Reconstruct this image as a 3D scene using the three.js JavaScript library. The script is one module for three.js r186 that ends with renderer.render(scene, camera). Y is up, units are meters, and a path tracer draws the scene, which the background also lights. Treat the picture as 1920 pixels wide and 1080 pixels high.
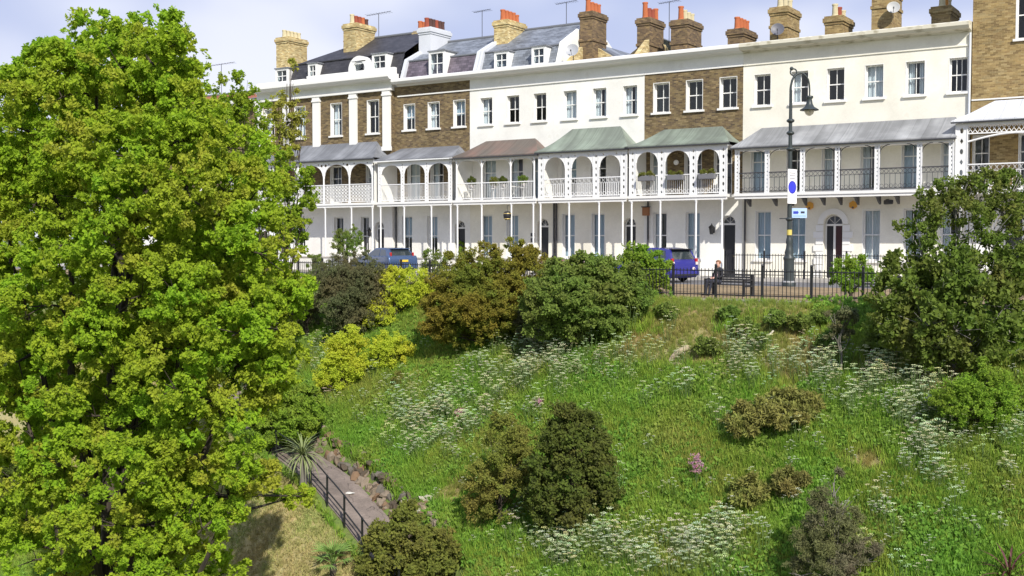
import * as THREE from 'three';
import { mergeGeometries } from 'three/addons/utils/BufferGeometryUtils.js';
import { ImprovedNoise } from 'three/addons/math/ImprovedNoise.js';
import { MarchingCubes } from 'three/addons/objects/MarchingCubes.js';
import { RoundedBoxGeometry } from 'three/addons/geometries/RoundedBoxGeometry.js';

// ------------------------------------------------------------------ camera, sky, sun, exposure
const scene = new THREE.Scene();
const FPX = 2100;                                            // focal length in pixels of the 1920 x 1080 photograph
const camera = new THREE.PerspectiveCamera(2 * Math.atan(540 / FPX) * 180 / Math.PI, 16 / 9, 0.5, 3000);
const EYE = new THREE.Vector3(0, 1.9, 52);
const FH = new THREE.Vector3(-2100, 0, -3177).normalize();
const PITCH = Math.atan(90 / FPX);
const FWD = FH.clone().multiplyScalar(Math.cos(PITCH)).add(new THREE.Vector3(0, -Math.sin(PITCH), 0));
const RIGHT = new THREE.Vector3().crossVectors(FH, new THREE.Vector3(0, 1, 0));
const UPV = new THREE.Vector3().crossVectors(RIGHT, FWD);
camera.position.copy(EYE);
camera.lookAt(EYE.clone().add(FWD));

const renderer = new THREE.WebGLRenderer({ antialias: true });
renderer.toneMapping = THREE.LinearToneMapping;
renderer.toneMappingExposure = 1.45;
renderer.shadowMap.enabled = true;

const noise = new ImprovedNoise();
const nz = (x, y = 0, z = 0) => noise.noise(x, y, z);
const fbm = (x, y, z, o = 4) => { let s = 0, a = 0.5, f = 1; for (let i = 0; i < o; i++) { s += a * nz(x * f, y * f, z * f); a *= 0.5; f *= 2.03; } return s; };

{ // pale blue spring sky with thin, soft white cloud
  const W = 1024, H = 512, d = new Float32Array(W * H * 4);
  for (let j = 0; j < H; j++) for (let i = 0; i < W; i++) {
    const el = (j + 0.5) / H * Math.PI - Math.PI / 2, az = (i + 0.5) / W * 2 * Math.PI;
    const x = Math.cos(el) * Math.cos(az), z = Math.cos(el) * Math.sin(az), y = Math.sin(el);
    const k = Math.pow(Math.max(0, 1 - Math.max(0, y)), 3);
    let r = 0.22 + 0.29 * k, g = 0.29 + 0.26 * k, b = 0.52 + 0.17 * k;
    let c = fbm(x * 3.2 + 7.3, z * 3.2 + 2.1, y * 8.0 + 1.7, 6) * 2.1 + 0.46;
    c = Math.min(1, Math.max(0, c)); c = c * c * (3 - 2 * c);
    const m = 0.85 * c * (0.35 + 0.65 * k);
    r += (0.74 - r) * m; g += (0.75 - g) * m; b += (0.80 - b) * m;
    if (y < 0) { const t = Math.min(1, -y * 6); r += (0.10 - r) * t; g += (0.12 - g) * t; b += (0.07 - b) * t; }
    d.set([r, g, b, 1], (j * W + i) * 4);
  }
  const t = new THREE.DataTexture(d, W, H, THREE.RGBAFormat, THREE.FloatType);
  t.mapping = THREE.EquirectangularReflectionMapping; t.magFilter = t.minFilter = THREE.LinearFilter; t.needsUpdate = true;
  scene.background = t; scene.environment = t;
}
const SUN_AZ = 50 * Math.PI / 180, SUN_EL = 39 * Math.PI / 180;    // azimuth from the facade's normal towards +x
const sun = new THREE.DirectionalLight(new THREE.Color(1, 0.95, 0.86), 3.8);
sun.position.set(Math.sin(SUN_AZ) * Math.cos(SUN_EL) * 90 - 20, Math.sin(SUN_EL) * 90, Math.cos(SUN_AZ) * Math.cos(SUN_EL) * 90 + 15);
sun.target.position.set(-20, 0, 15); scene.add(sun.target);
sun.castShadow = true; sun.shadow.mapSize.set(4096, 4096);
Object.assign(sun.shadow.camera, { left: -55, right: 55, top: 45, bottom: -45, near: 1, far: 220 });
scene.add(sun);

// ------------------------------------------------------------------ helpers
let seed = 12345;
const rnd = () => { seed |= 0; seed = seed + 0x6D2B79F5 | 0; let t = Math.imul(seed ^ seed >>> 15, 1 | seed); t = t + Math.imul(t ^ t >>> 7, 61 | t) ^ t; return ((t ^ t >>> 14) >>> 0) / 4294967296; };
const rr = (a, b) => a + (b - a) * rnd();
const gauss = () => (rnd() + rnd() + rnd() - 1.5) / 0.75 * 0.5;
const normal = () => Math.sqrt(-2 * Math.log(1 - rnd() * 0.999)) * Math.cos(6.2832 * rnd());
const lerp = (a, b, t) => a + (b - a) * t, clamp = (v, a = 0, b = 1) => Math.min(b, Math.max(a, v));
const smooth = (a, b, v) => { const t = clamp((v - a) / (b - a)); return t * t * (3 - 2 * t); };
const V = (x, y, z) => new THREE.Vector3(x, y, z);
const names = {};
const numbered = n => { const k = names[n] = (names[n] ?? -1) + 1; return k ? `${n}_${String(k).padStart(3, '0')}` : n; };
function tag(o, label, category, group, kind) {
  o.name = numbered(o.name);
  if (label) o.userData.label = label; if (category) o.userData.category = category;
  if (group) o.userData.group = group; if (kind) o.userData.kind = kind;
  scene.add(o); return o;
}
function thing(name, label, category, pos = [0, 0, 0], turn = 0, group) {
  const g = new THREE.Group(); g.name = name; g.position.set(...pos); g.rotation.y = turn;
  return tag(g, label, category, group);
}
function metric(g) {                                          // uv in metres, by the way each face points
  const p = g.attributes.position, n = g.attributes.normal, uv = new Float32Array(p.count * 2);
  for (let i = 0; i < p.count; i++) {
    const ax = Math.abs(n.getX(i)), ay = Math.abs(n.getY(i)), az = Math.abs(n.getZ(i));
    if (az >= ax && az >= ay * 0.6) { uv[2 * i] = p.getX(i); uv[2 * i + 1] = p.getY(i); }
    else if (ax >= ay * 0.6) { uv[2 * i] = p.getZ(i); uv[2 * i + 1] = p.getY(i); }
    else { uv[2 * i] = p.getX(i); uv[2 * i + 1] = p.getZ(i); }
  }
  g.setAttribute('uv', new THREE.BufferAttribute(uv, 2)); return g;
}
const flat = g => g.index ? g.toNonIndexed() : g;
const merge = l => l.length === 1 ? l[0] : mergeGeometries(l.map(g => { g = flat(g); for (const k of Object.keys(g.attributes)) if (!['position', 'normal', 'uv'].includes(k)) g.deleteAttribute(k); return g; }));
const bx = (x0, x1, y0, y1, z0, z1) => new THREE.BoxGeometry(x1 - x0, y1 - y0, z1 - z0).translate((x0 + x1) / 2, (y0 + y1) / 2, (z0 + z1) / 2);
const cyl = (x, y0, y1, z, r0, r1 = r0, seg = 8) => new THREE.CylinderGeometry(r1, r0, y1 - y0, seg).translate(x, (y0 + y1) / 2, z);
function bar(a, b, r, r2 = r, seg = 6) {                      // round bar from a to b
  const d = b.clone().sub(a), g = new THREE.CylinderGeometry(r2, r, d.length(), seg);
  g.applyQuaternion(new THREE.Quaternion().setFromUnitVectors(V(0, 1, 0), d.clone().normalize()));
  return g.translate((a.x + b.x) / 2, (a.y + b.y) / 2, (a.z + b.z) / 2);
}
function mesh(name, geo, mat, parent, pos) {
  const m = new THREE.Mesh(Array.isArray(geo) ? merge(geo) : geo, mat); m.name = name; m.castShadow = m.receiveShadow = true;
  if (pos) m.position.set(...pos); if (parent) parent.add(m); return m;
}
function tubePath(pts, radii, seg = 7) {                      // tapered limb through points
  const curve = new THREE.CatmullRomCurve3(pts), N = Math.max(4, pts.length * 4), fr = curve.computeFrenetFrames(N, false);
  const pos = [], idx = [], uv = [];
  for (let i = 0; i <= N; i++) {
    const t = i / N, p = curve.getPoint(t), k = t * (radii.length - 1), a = Math.floor(k), r = lerp(radii[a], radii[Math.min(a + 1, radii.length - 1)], k - a);
    for (let j = 0; j <= seg; j++) {
      const an = j / seg * Math.PI * 2, c = Math.cos(an) * r, s = Math.sin(an) * r;
      pos.push(p.x + fr.normals[i].x * c + fr.binormals[i].x * s, p.y + fr.normals[i].y * c + fr.binormals[i].y * s, p.z + fr.normals[i].z * c + fr.binormals[i].z * s);
      uv.push(j / seg, t * 4);
      if (i < N && j < seg) { const o = i * (seg + 1) + j; idx.push(o, o + seg + 1, o + 1, o + 1, o + seg + 1, o + seg + 2); }
    }
  }
  const g = new THREE.BufferGeometry(); g.setAttribute('position', new THREE.Float32BufferAttribute(pos, 3)); g.setAttribute('uv', new THREE.Float32BufferAttribute(uv, 2)); g.setIndex(idx); g.computeVertexNormals(); return g;
}
// a pixel of the photograph gives a direction; the distance comes from a wall, the ground or a depth in metres
const dirOf = (px, py) => RIGHT.clone().multiplyScalar((px - 960) / FPX).addScaledVector(UPV, (540 - py) / FPX).add(FWD);
const atDepth = (px, py, Z) => EYE.clone().addScaledVector(dirOf(px, py), Z);
const onWall = (px, py, z = 0) => { const d = dirOf(px, py); return EYE.clone().addScaledVector(d, (z - EYE.z) / d.z); };
const onFloor = (px, py, y = 0) => { const d = dirOf(px, py); return EYE.clone().addScaledVector(d, (y - EYE.y) / d.y); };

// ------------------------------------------------------------------ textures and materials
function tex(W, H, fn, srgb = true, rep = [1, 1]) {
  const d = new Uint8Array(W * H * 4);
  for (let j = 0; j < H; j++) for (let i = 0; i < W; i++) { const c = fn(i / W, j / H, i, j); d.set([c[0] * 255, c[1] * 255, c[2] * 255, 255].map(v => clamp(v, 0, 255)), (j * W + i) * 4); }
  const t = new THREE.DataTexture(d, W, H); t.wrapS = t.wrapT = THREE.RepeatWrapping; t.magFilter = THREE.LinearFilter; t.minFilter = THREE.LinearMipmapLinearFilter; t.generateMipmaps = true;
  if (srgb) t.colorSpace = THREE.SRGBColorSpace; t.repeat.set(...rep); t.needsUpdate = true; return t;
}
const hash = (a, b, c = 0) => { const s = Math.sin(a * 127.1 + b * 311.7 + c * 74.7) * 43758.5453; return s - Math.floor(s); };
const per = (u, v, f, o = 4) => { // tileable fractal noise on the unit square
  let s = 0, a = 0.5; for (let k = 0; k < o; k++) { const F = f << k, iu = Math.floor(u * F), iv = Math.floor(v * F), fu = smooth(0, 1, u * F - iu), fv = smooth(0, 1, v * F - iv);
    const h = (x, y) => hash(((x % F) + F) % F, ((y % F) + F) % F, F); s += a * lerp(lerp(h(iu, iv), h(iu + 1, iv), fu), lerp(h(iu, iv + 1), h(iu + 1, iv + 1), fu), fv); a *= 0.5; } return s; };
function brickTex(tones, mortar, sd) {                        // 3.6 m x 3.6 m, 16 stretchers by 48 courses
  return tex(1024, 1024, (u, v) => {
    const row = Math.floor(v * 48), fv = v * 48 - row, uu = u * 16 + (row % 2) * 0.5, col = Math.floor(uu), fu = uu - col;
    if (fv < 0.12 || fu < 0.045) { const n = per(u, v, 64, 2) * 0.2; return mortar.map(c => c - 0.1 + n); }
    const k = hash(col % 16, row, sd), t = tones[Math.floor(k * tones.length)], w = 0.89 + 0.2 * hash(col % 16, row, sd + 3) + (per(u, v, 6) - 0.5) * 0.35 + (per(u, v, 128, 1) - 0.5) * 0.18;
    return t.map(c => c * w);
  }, true, [1 / 3.6, 1 / 3.6]);
}
const STD = (color, rough = 0.8, o = {}) => new THREE.MeshStandardMaterial({ color, roughness: rough, ...o });
const lin = (r, g, b) => new THREE.Color().setRGB(r, g, b);
const stock = [[0.49, 0.425, 0.30], [0.52, 0.455, 0.33], [0.46, 0.395, 0.28], [0.43, 0.36, 0.26], [0.54, 0.475, 0.35], [0.41, 0.35, 0.27], [0.36, 0.31, 0.25]];
const yellow = [[0.62, 0.53, 0.35], [0.65, 0.56, 0.38], [0.58, 0.49, 0.32], [0.54, 0.45, 0.30], [0.66, 0.58, 0.41]];
const M = {};
M.brick = STD(0xffffff, 0.95, { map: brickTex(stock, [0.52, 0.45, 0.33], 1) });
M.brickYellow = STD(0xffffff, 0.95, { map: brickTex(yellow, [0.66, 0.58, 0.42], 2) });
M.brickCream = STD(0xffffff, 0.95, { map: brickTex([[0.80, 0.72, 0.52], [0.76, 0.67, 0.46], [0.84, 0.77, 0.58], [0.70, 0.60, 0.41]], [0.74, 0.68, 0.52], 5) });
M.brickDark = STD(0xffffff, 0.95, { map: brickTex([[0.45, 0.37, 0.28], [0.50, 0.42, 0.31], [0.40, 0.33, 0.26], [0.54, 0.45, 0.32]], [0.48, 0.42, 0.32], 3) });
const render_ = (c, s = 0.06) => STD(0xffffff, 0.85, { map: tex(512, 512, (u, v) => { const n = (per(u, v, 4, 5) - 0.5) * s * 2 + (per(u, v, 90, 2) - 0.5) * 0.04, st = Math.max(0, per(u * 1, v, 8, 3) - 0.62) * s * 3; const rs = Math.max(0, per(u, 0.37, 64, 2) - 0.5) * Math.max(0, per(u, v, 3, 3) - 0.42) * s * 9, q = n - st - rs; return [c[0] + q, c[1] + q - rs * 0.1 - st * 0.1, c[2] + q - rs * 0.25 - st * 0.3]; }, true, [1 / 5, 1 / 5]) });
M.white = render_([0.915, 0.91, 0.885], 0.08);
M.cream = render_([0.915, 0.90, 0.845], 0.08);
M.offwhite = render_([0.91, 0.90, 0.88]);
M.greyRender = render_([0.80, 0.81, 0.83]);
M.trim = STD(lin(0.80, 0.79, 0.76), 0.55);
M.iron = STD(lin(0.80, 0.80, 0.79), 0.5);
M.coping = STD(0xffffff, 0.9, { map: tex(256, 256, (u, v) => { const n = per(u, v, 8, 5), k = n > 0.52 ? 0.16 * (n - 0.52) / 0.3 : 0; return [0.83 - k * 1.2, 0.81 - k * 1.25, 0.74 - k * 1.4]; }, true, [1 / 2.5, 1 / 2.5]) });
const slate = (c, s) => STD(0xffffff, 0.55, { map: tex(512, 512, (u, v) => { const row = Math.floor(v * 18), f = v * 18 - row, uu = u * 14 + (row % 2) * 0.5, col = Math.floor(uu), e = f < 0.1 || uu - col < 0.05 ? 0.72 : 1; const w = (0.86 + 0.26 * hash(col % 14, row, s)) * e + (per(u, v, 8) - 0.5) * 0.3; return c.map(k => k * w); }, true, [1 / 4.2, 1 / 4.2]) });
M.slateBlack = slate([0.24, 0.235, 0.25], 1);
M.slateGrey = slate([0.47, 0.49, 0.52], 2);
M.slatePurple = slate([0.40, 0.365, 0.40], 3);
const sheet = (a, b, s) => STD(0xffffff, 0.6, { map: tex(512, 512, (u, v) => { const n = clamp((per(u, v, 5, 5) - 0.3) * 1.9), st = (per(u * 1, 0.3, 64, 2) - 0.5) * 0.12, seam = (u * 8) % 1 < 0.05 ? 0.9 : 1; return [0, 1, 2].map(i => (lerp(a[i], b[i], n) + st) * seam); }, true, [1 / s, 1 / s]) });
M.copper = sheet([0.45, 0.48, 0.44], [0.57, 0.62, 0.56], 4.4);
M.leadGrey = sheet([0.44, 0.45, 0.47], [0.58, 0.59, 0.61], 4.2);
M.leadPale = sheet([0.50, 0.505, 0.51], [0.68, 0.685, 0.69], 4.8);
M.leadWhite = sheet([0.80, 0.81, 0.83], [0.90, 0.91, 0.92], 4.8);
M.rust = sheet([0.40, 0.37, 0.34], [0.50, 0.40, 0.36], 4.0);
M.gutter = STD(lin(0.05, 0.05, 0.055), 0.5);
M.black = STD(lin(0.018, 0.018, 0.02), 0.45);
M.darkIron = STD(lin(0.05, 0.05, 0.055), 0.5);
M.glass = new THREE.MeshPhysicalMaterial({ color: lin(0.80, 0.88, 0.92), roughness: 0.02, transmission: 1, thickness: 0, ior: 1.5 });
M.curtain = STD(lin(0.72, 0.71, 0.70), 0.95);
M.blind = STD(lin(0.46, 0.53, 0.58), 0.9);
M.room = STD(lin(0.34, 0.33, 0.31), 0.95);
M.doorDark = STD(lin(0.016, 0.016, 0.02), 0.35);
M.doorMaroon = STD(lin(0.05, 0.012, 0.014), 0.35);
const pot = (r, g, b) => STD(0xffffff, 0.85, { map: tex(64, 64, (u, v) => { const n = 0.85 + 0.35 * (per(u, v, 4, 3) - 0.3); return [r * n, g * n, b * n]; }) });
M.potOrange = pot(0.78, 0.44, 0.27); M.potRed = pot(0.64, 0.32, 0.24); M.potCream = pot(0.86, 0.81, 0.66); M.potDark = pot(0.36, 0.24, 0.22); M.potAmber = pot(0.86, 0.60, 0.28);
M.asphalt = STD(0xffffff, 0.95, { map: tex(512, 512, (u, v) => { const n = 0.46 + (per(u, v, 8, 4) - 0.5) * 0.14 + (per(u, v, 128, 1) - 0.5) * 0.1; return [n, n * 0.99, n * 1.0]; }, true, [1 / 6, 1 / 6]) });
M.pathTar = STD(0xffffff, 0.95, { map: tex(512, 512, (u, v) => { const c = Math.abs(per(u, v, 4, 4) - 0.47) < 0.006 ? 0.7 : 1, st = Math.max(0, per(v, u, 5, 4) - 0.55), n = (0.52 + (per(u, v, 6, 4) - 0.5) * 0.24 + (per(u, v, 128, 1) - 0.5) * 0.14 - st * 0.5) * c; return [n * 1.05, n * 0.95, n * 0.88]; }, true, [1 / 3, 1 / 3]) });
M.paving = STD(0xffffff, 0.92, { map: tex(512, 512, (u, v) => { const n = 0.73 + (per(u, v, 6, 4) - 0.5) * 0.14 + (per(u, v, 128, 1) - 0.5) * 0.06; return [n, n * 0.97, n * 0.92]; }, true, [1 / 4, 1 / 4]) });
M.gravel = STD(0xffffff, 1, { map: tex(512, 512, (u, v) => { const n = 0.62 + (per(u, v, 6, 4) - 0.5) * 0.3 + (per(u, v, 128, 1) - 0.5) * 0.2; return [n * 0.98, n * 0.84, n * 0.62]; }, true, [1 / 3, 1 / 3]) });
M.bark = STD(0xffffff, 0.95, { map: tex(128, 256, (u, v) => { const n = 0.26 + (per(u, v * 0.5, 8, 4) - 0.5) * 0.3; return [n * 1.05, n * 0.92, n * 0.78]; }) });
M.barkGrey = STD(lin(0.17, 0.155, 0.13), 0.95);
M.rock = STD(0xffffff, 0.95, { map: tex(256, 256, (u, v) => { const n = 0.46 + (per(u, v, 4, 5) - 0.5) * 0.5; return [n * 1.05, n * 0.93, n * 0.78]; }) });
M.rockDark = STD(lin(0.13, 0.115, 0.095), 0.95); M.rockPale = STD(lin(0.46, 0.41, 0.33), 0.95); M.rockBrown = STD(lin(0.22, 0.175, 0.13), 0.95);

// ------------------------------------------------------------------ terrain
const fenceZ = x => 18.8 + (x < -14 ? 0.1 * (x + 14) : 0);
function bank(x, z) {                                         // the cliff-side bank below the promenade, without the path
  const s = z - fenceZ(x) - 0.3;
  if (s <= 0) return 0;
  let h = -0.72 * (s - 0.5 * (1 - Math.exp(-s / 0.5)));
  h += 0.16 * smooth(0.5, 3, s) * nz(x * 0.35, z * 0.4, 3.3) + 0.07 * smooth(0.3, 2, s) * nz(x * 1.1, z * 1.2, 8.1);
  const fl = -13.2 + 0.4 * nz(x * 0.1, z * 0.1, 5); const k = 2.5, d = h - fl;  // soft valley floor
  return d > k ? h : fl + (d <= -k ? 0 : (d + k) * (d + k) / (4 * k));
}
function march(fn, px, py) {
  const d = dirOf(px, py), p = new THREE.Vector3(); let t = 12;
  for (; t < 150; t += 0.15) { p.copy(EYE).addScaledVector(d, t); if (p.y < fn(p.x, p.z)) break; }
  let a = t - 0.15, b = t; for (let i = 0; i < 12; i++) { const m = (a + b) / 2; p.copy(EYE).addScaledVector(d, m); if (p.y < fn(p.x, p.z)) b = m; else a = m; }
  p.copy(EYE).addScaledVector(d, b); return p;
}
const PATH = [[800, 1120], [735, 1042], [680, 981], [617, 917], [510, 836], [420, 768], [320, 700], [200, 628]].map(([x, y]) => march(bank, x, y));
{ const q = new THREE.CatmullRomCurve3(PATH).getPoints(40); for (let i = 0; i < q.length; i++) q[i].y = 0; PATH.length = 0; PATH.push(...q);
  const hs = PATH.map(p => bank(p.x, p.z)), n = hs.length - 1; PATH.forEach((p, i) => { p.y = lerp(hs[0], hs[n], i / n) * 0.6 + hs[i] * 0.4; }); }
const PW = 0.72;
function nearPath(x, z) {                                     // [signed distance: + uphill, height of the path]
  let best = 1e9, sg = 0, h = 0;
  for (let i = 0; i < PATH.length - 1; i++) {
    const a = PATH[i], b = PATH[i + 1], dx = b.x - a.x, dz = b.z - a.z, t = clamp(((x - a.x) * dx + (z - a.z) * dz) / (dx * dx + dz * dz));
    const ex = x - a.x - dx * t, ez = z - a.z - dz * t, d = ex * ex + ez * ez;
    if (d < best) { best = d; sg = Math.sign(dx * ez - dz * ex); h = lerp(a.y, b.y, t); }
  }
  return [Math.sqrt(best) * sg, h];
}
const pathFlip = Math.sign(nearPath(PATH[20].x, PATH[20].z - 2)[0]);
function ground(x, z) {
  const h = bank(x, z);
  if (z < 14 || x > -12 || x < -60) return h;
  let [d, ph] = nearPath(x, z); d *= pathFlip;
  if (d > 1.5 || d < -3.2) return h;
  if (d >= 0) return lerp(ph, h, smooth(PW, PW + 0.45, d));
  return lerp(ph, h, smooth(PW + 0.25, 3.2, -d));
}
const pathSide = (x, z) => nearPath(x, z)[0] * pathFlip;
const onGround = (px, py) => march(ground, px, py);
const patch = (px, py, r) => { const p = onGround(px, py); return [p.x, p.z, r]; };
const DRY = [patch(1290, 610, 3.2), patch(1400, 640, 2.4), patch(1500, 665, 2.4), patch(1240, 650, 2.0), patch(1300, 660, 1.6), patch(1460, 620, 2.0), patch(1660, 690, 1.8), patch(1760, 705, 2.0), patch(850, 925, 1.1), patch(1720, 715, 1.2), patch(1620, 870, 0.9), patch(1350, 585, 2.0), patch(1480, 585, 1.6)];
const dryness = (x, z) => { let v = 0; for (const [a, b, r] of DRY) v = Math.max(v, 1 - Math.hypot(x - a, (z - b) * 1.5) / r); return clamp(v * 1.6 + 0.5 * nz(x * 0.9, z * 0.9, 4)) * (v > 0 ? 1 : 0); };
const lawn = (x, z) => { if (x > -12 || z < 20 || z > 40) return 0; const d = -pathSide(x, z); return smooth(0.9, 1.5, d) * (1 - smooth(4, 6, d + 1.2 * nz(x * 0.5, z * 0.5, 2))); };
{
  const xs = [], zs = [];
  for (let v = -900; v < -70; v += 60) xs.push(v); for (let v = -70; v < -40; v += 1.5) xs.push(v); for (let v = -40; v < 2; v += 0.22) xs.push(v); for (let v = 2; v < 30; v += 2) xs.push(v); for (let v = 30; v <= 900; v += 60) xs.push(v);
  for (let v = -900; v < -20; v += 60) zs.push(v); for (let v = -20; v < 15; v += 2) zs.push(v); for (let v = 15; v < 34; v += 0.2) zs.push(v); for (let v = 34; v < 60; v += 1) zs.push(v); for (let v = 60; v <= 900; v += 60) zs.push(v);
  const pos = [], col = [], idx = [], uv = [];
  for (const z of zs) for (const x of xs) {
    pos.push(x, ground(x, z) - (z < fenceZ(x) ? 0.03 : 0), z); uv.push(x, z);
    const n = 0.5 + 0.5 * nz(x * 0.8, z * 0.8, 1), n2 = 0.5 + 0.5 * nz(x * 3, z * 3, 6), dr = z > 15 && z < 40 ? dryness(x, z) : 0, lw = lawn(x, z);
    const c = [lerp(0.10, 0.15, n), lerp(0.14, 0.20, n2), lerp(0.03, 0.04, n)];
    const dc = [lerp(0.22, 0.32, n), lerp(0.18, 0.25, n2), 0.09], lc = [lerp(0.34, 0.45, n2), lerp(0.30, 0.36, n), lerp(0.13, 0.17, n)];
    for (let k = 0; k < 3; k++) col.push(lerp(lerp(c[k], dc[k], dr), lc[k], lw));
  }
  const nx = xs.length; for (let j = 0; j < zs.length - 1; j++) for (let i = 0; i < nx - 1; i++) { const o = j * nx + i; idx.push(o, o + nx, o + 1, o + 1, o + nx, o + nx + 1); }
  const g = new THREE.BufferGeometry(); g.setAttribute('position', new THREE.Float32BufferAttribute(pos, 3)); g.setAttribute('color', new THREE.Float32BufferAttribute(col, 3)); g.setAttribute('uv', new THREE.Float32BufferAttribute(uv, 2)); g.setIndex(idx); g.computeVertexNormals();
  const fine = tex(256, 256, (u, v) => { const n = per(u, v, 16, 4); return [n, n, n]; }, false, [1 / 1.2, 1 / 1.2]);
  tag(mesh('ground', g, new THREE.MeshStandardMaterial({ vertexColors: true, roughness: 1, bumpMap: fine, bumpScale: 0.05 })), 'grassy bank falling from the promenade to the gardens', null, null, 'structure');
}
const sheetBox = (name, x0, x1, y, z0, z1, mat, label) => tag(mesh(name, metric(bx(x0, x1, y - 0.2, y, z0, z1)), mat), label, null, null, 'structure');
sheetBox('road', -140, 60, 0, 2.9, 8.0, M.asphalt, 'grey asphalt road in front of the terrace');
sheetBox('pavement', -140, 60, 0.12, -0.02, 2.9, M.paving, 'pale paved strip along the house fronts');
{ // earth-brown promenade between the road and the fence
  const s = new THREE.Shape(); s.moveTo(-140, -8.0); s.lineTo(60, -8.0); s.lineTo(60, -19.0); s.lineTo(-14, -19.0); s.lineTo(-140, -(fenceZ(-140) + 0.2)); s.closePath();
  const g = new THREE.ExtrudeGeometry(s, { depth: 0.2, bevelEnabled: false }); g.rotateX(-Math.PI / 2).translate(0, -0.19, 0);
  tag(mesh('promenade', metric(g), M.gravel), 'brown gravel promenade behind the iron fence', null, null, 'structure');
}
{ // edge stones of the promenade at the fence foot
  const g = []; for (let x = -60; x < 20; x += 0.92) { const z = fenceZ(x + 0.45) + 0.28; g.push(bx(x, x + 0.9, -0.12, 0.035 + 0.012 * hash(x, 1), z - 0.11, z + 0.11)); }
  const k = thing('kerb', null, null); k.userData.kind = 'structure'; k.userData.label = 'pale stone edging at the foot of the promenade fence';
  g.forEach(q => mesh('kerb_stone', metric(q), M.paving, k));
}
{ // the sloping tarmac path with its uphill kerb
  const L = [], pos = [], uv = [], idx = []; let len = 0;
  const side = i => { const a = PATH[Math.max(0, i - 1)], b = PATH[Math.min(PATH.length - 1, i + 1)], n = V(b.z - a.z, 0, -(b.x - a.x)).normalize(); const t = PATH[i].clone().addScaledVector(n, 1); return pathSide(t.x, t.z) > 0 ? n : n.negate(); };
  PATH.forEach((p, i) => { if (i) len += p.distanceTo(PATH[i - 1]); const n = side(i); L.push(n);
    for (const [w, y] of [[-PW, -0.3], [-PW, 0.03], [PW - 0.05, 0.03], [PW - 0.05, -0.3]]) { const q = p.clone().addScaledVector(n, w); pos.push(q.x, q.y + y, q.z); uv.push(w, len); }
    if (i < PATH.length - 1) for (let k = 0; k < 3; k++) { const o = i * 4 + k; idx.push(o, o + 4, o + 1, o + 1, o + 4, o + 5); } });
  const g = new THREE.BufferGeometry(); g.setAttribute('position', new THREE.Float32BufferAttribute(pos, 3)); g.setAttribute('uv', new THREE.Float32BufferAttribute(uv, 2)); g.setIndex(idx);
  const gf = g.toNonIndexed(); gf.computeVertexNormals();
  tag(mesh('path', gf, M.pathTar), 'sloping tarmac footpath across the bank', null, null, 'structure');
  PATH.side = L;
}

// ------------------------------------------------------------------ the terrace
const paneGeo = {}, curtainGeo = {};
function winGeo(w, h, z, cols, rail) {                        // lining, sash frame and bars, centred on x, from y = 0
  const k = [bx(-w / 2, -w / 2 + 0.025, 0, h, z - 0.06, 0.006), bx(w / 2 - 0.025, w / 2, 0, h, z - 0.06, 0.006), bx(-w / 2 + 0.025, w / 2 - 0.025, h - 0.025, h, z - 0.06, 0.006)];
  const f = 0.055, a = w / 2 - 0.025;
  k.push(bx(-a, -a + f, 0, h - 0.025, z - 0.05, z), bx(a - f, a, 0, h - 0.025, z - 0.05, z), bx(-a + f, a - f, 0, 0.07, z - 0.05, z), bx(-a + f, a - f, h - 0.085, h - 0.025, z - 0.05, z), bx(-a + f, a - f, h * rail - 0.025, h * rail + 0.025, z - 0.055, z + 0.012));
  for (let i = 1; i < cols; i++) { const x = -a + f + (2 * a - 2 * f) * i / cols; k.push(bx(x - 0.014, x + 0.014, 0.07, h * rail - 0.025, z - 0.045, z - 0.004), bx(x - 0.014, x + 0.014, h * rail + 0.025, h - 0.085, z - 0.045, z - 0.004)); }
  return merge(k);
}
const winCache = {};
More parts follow.
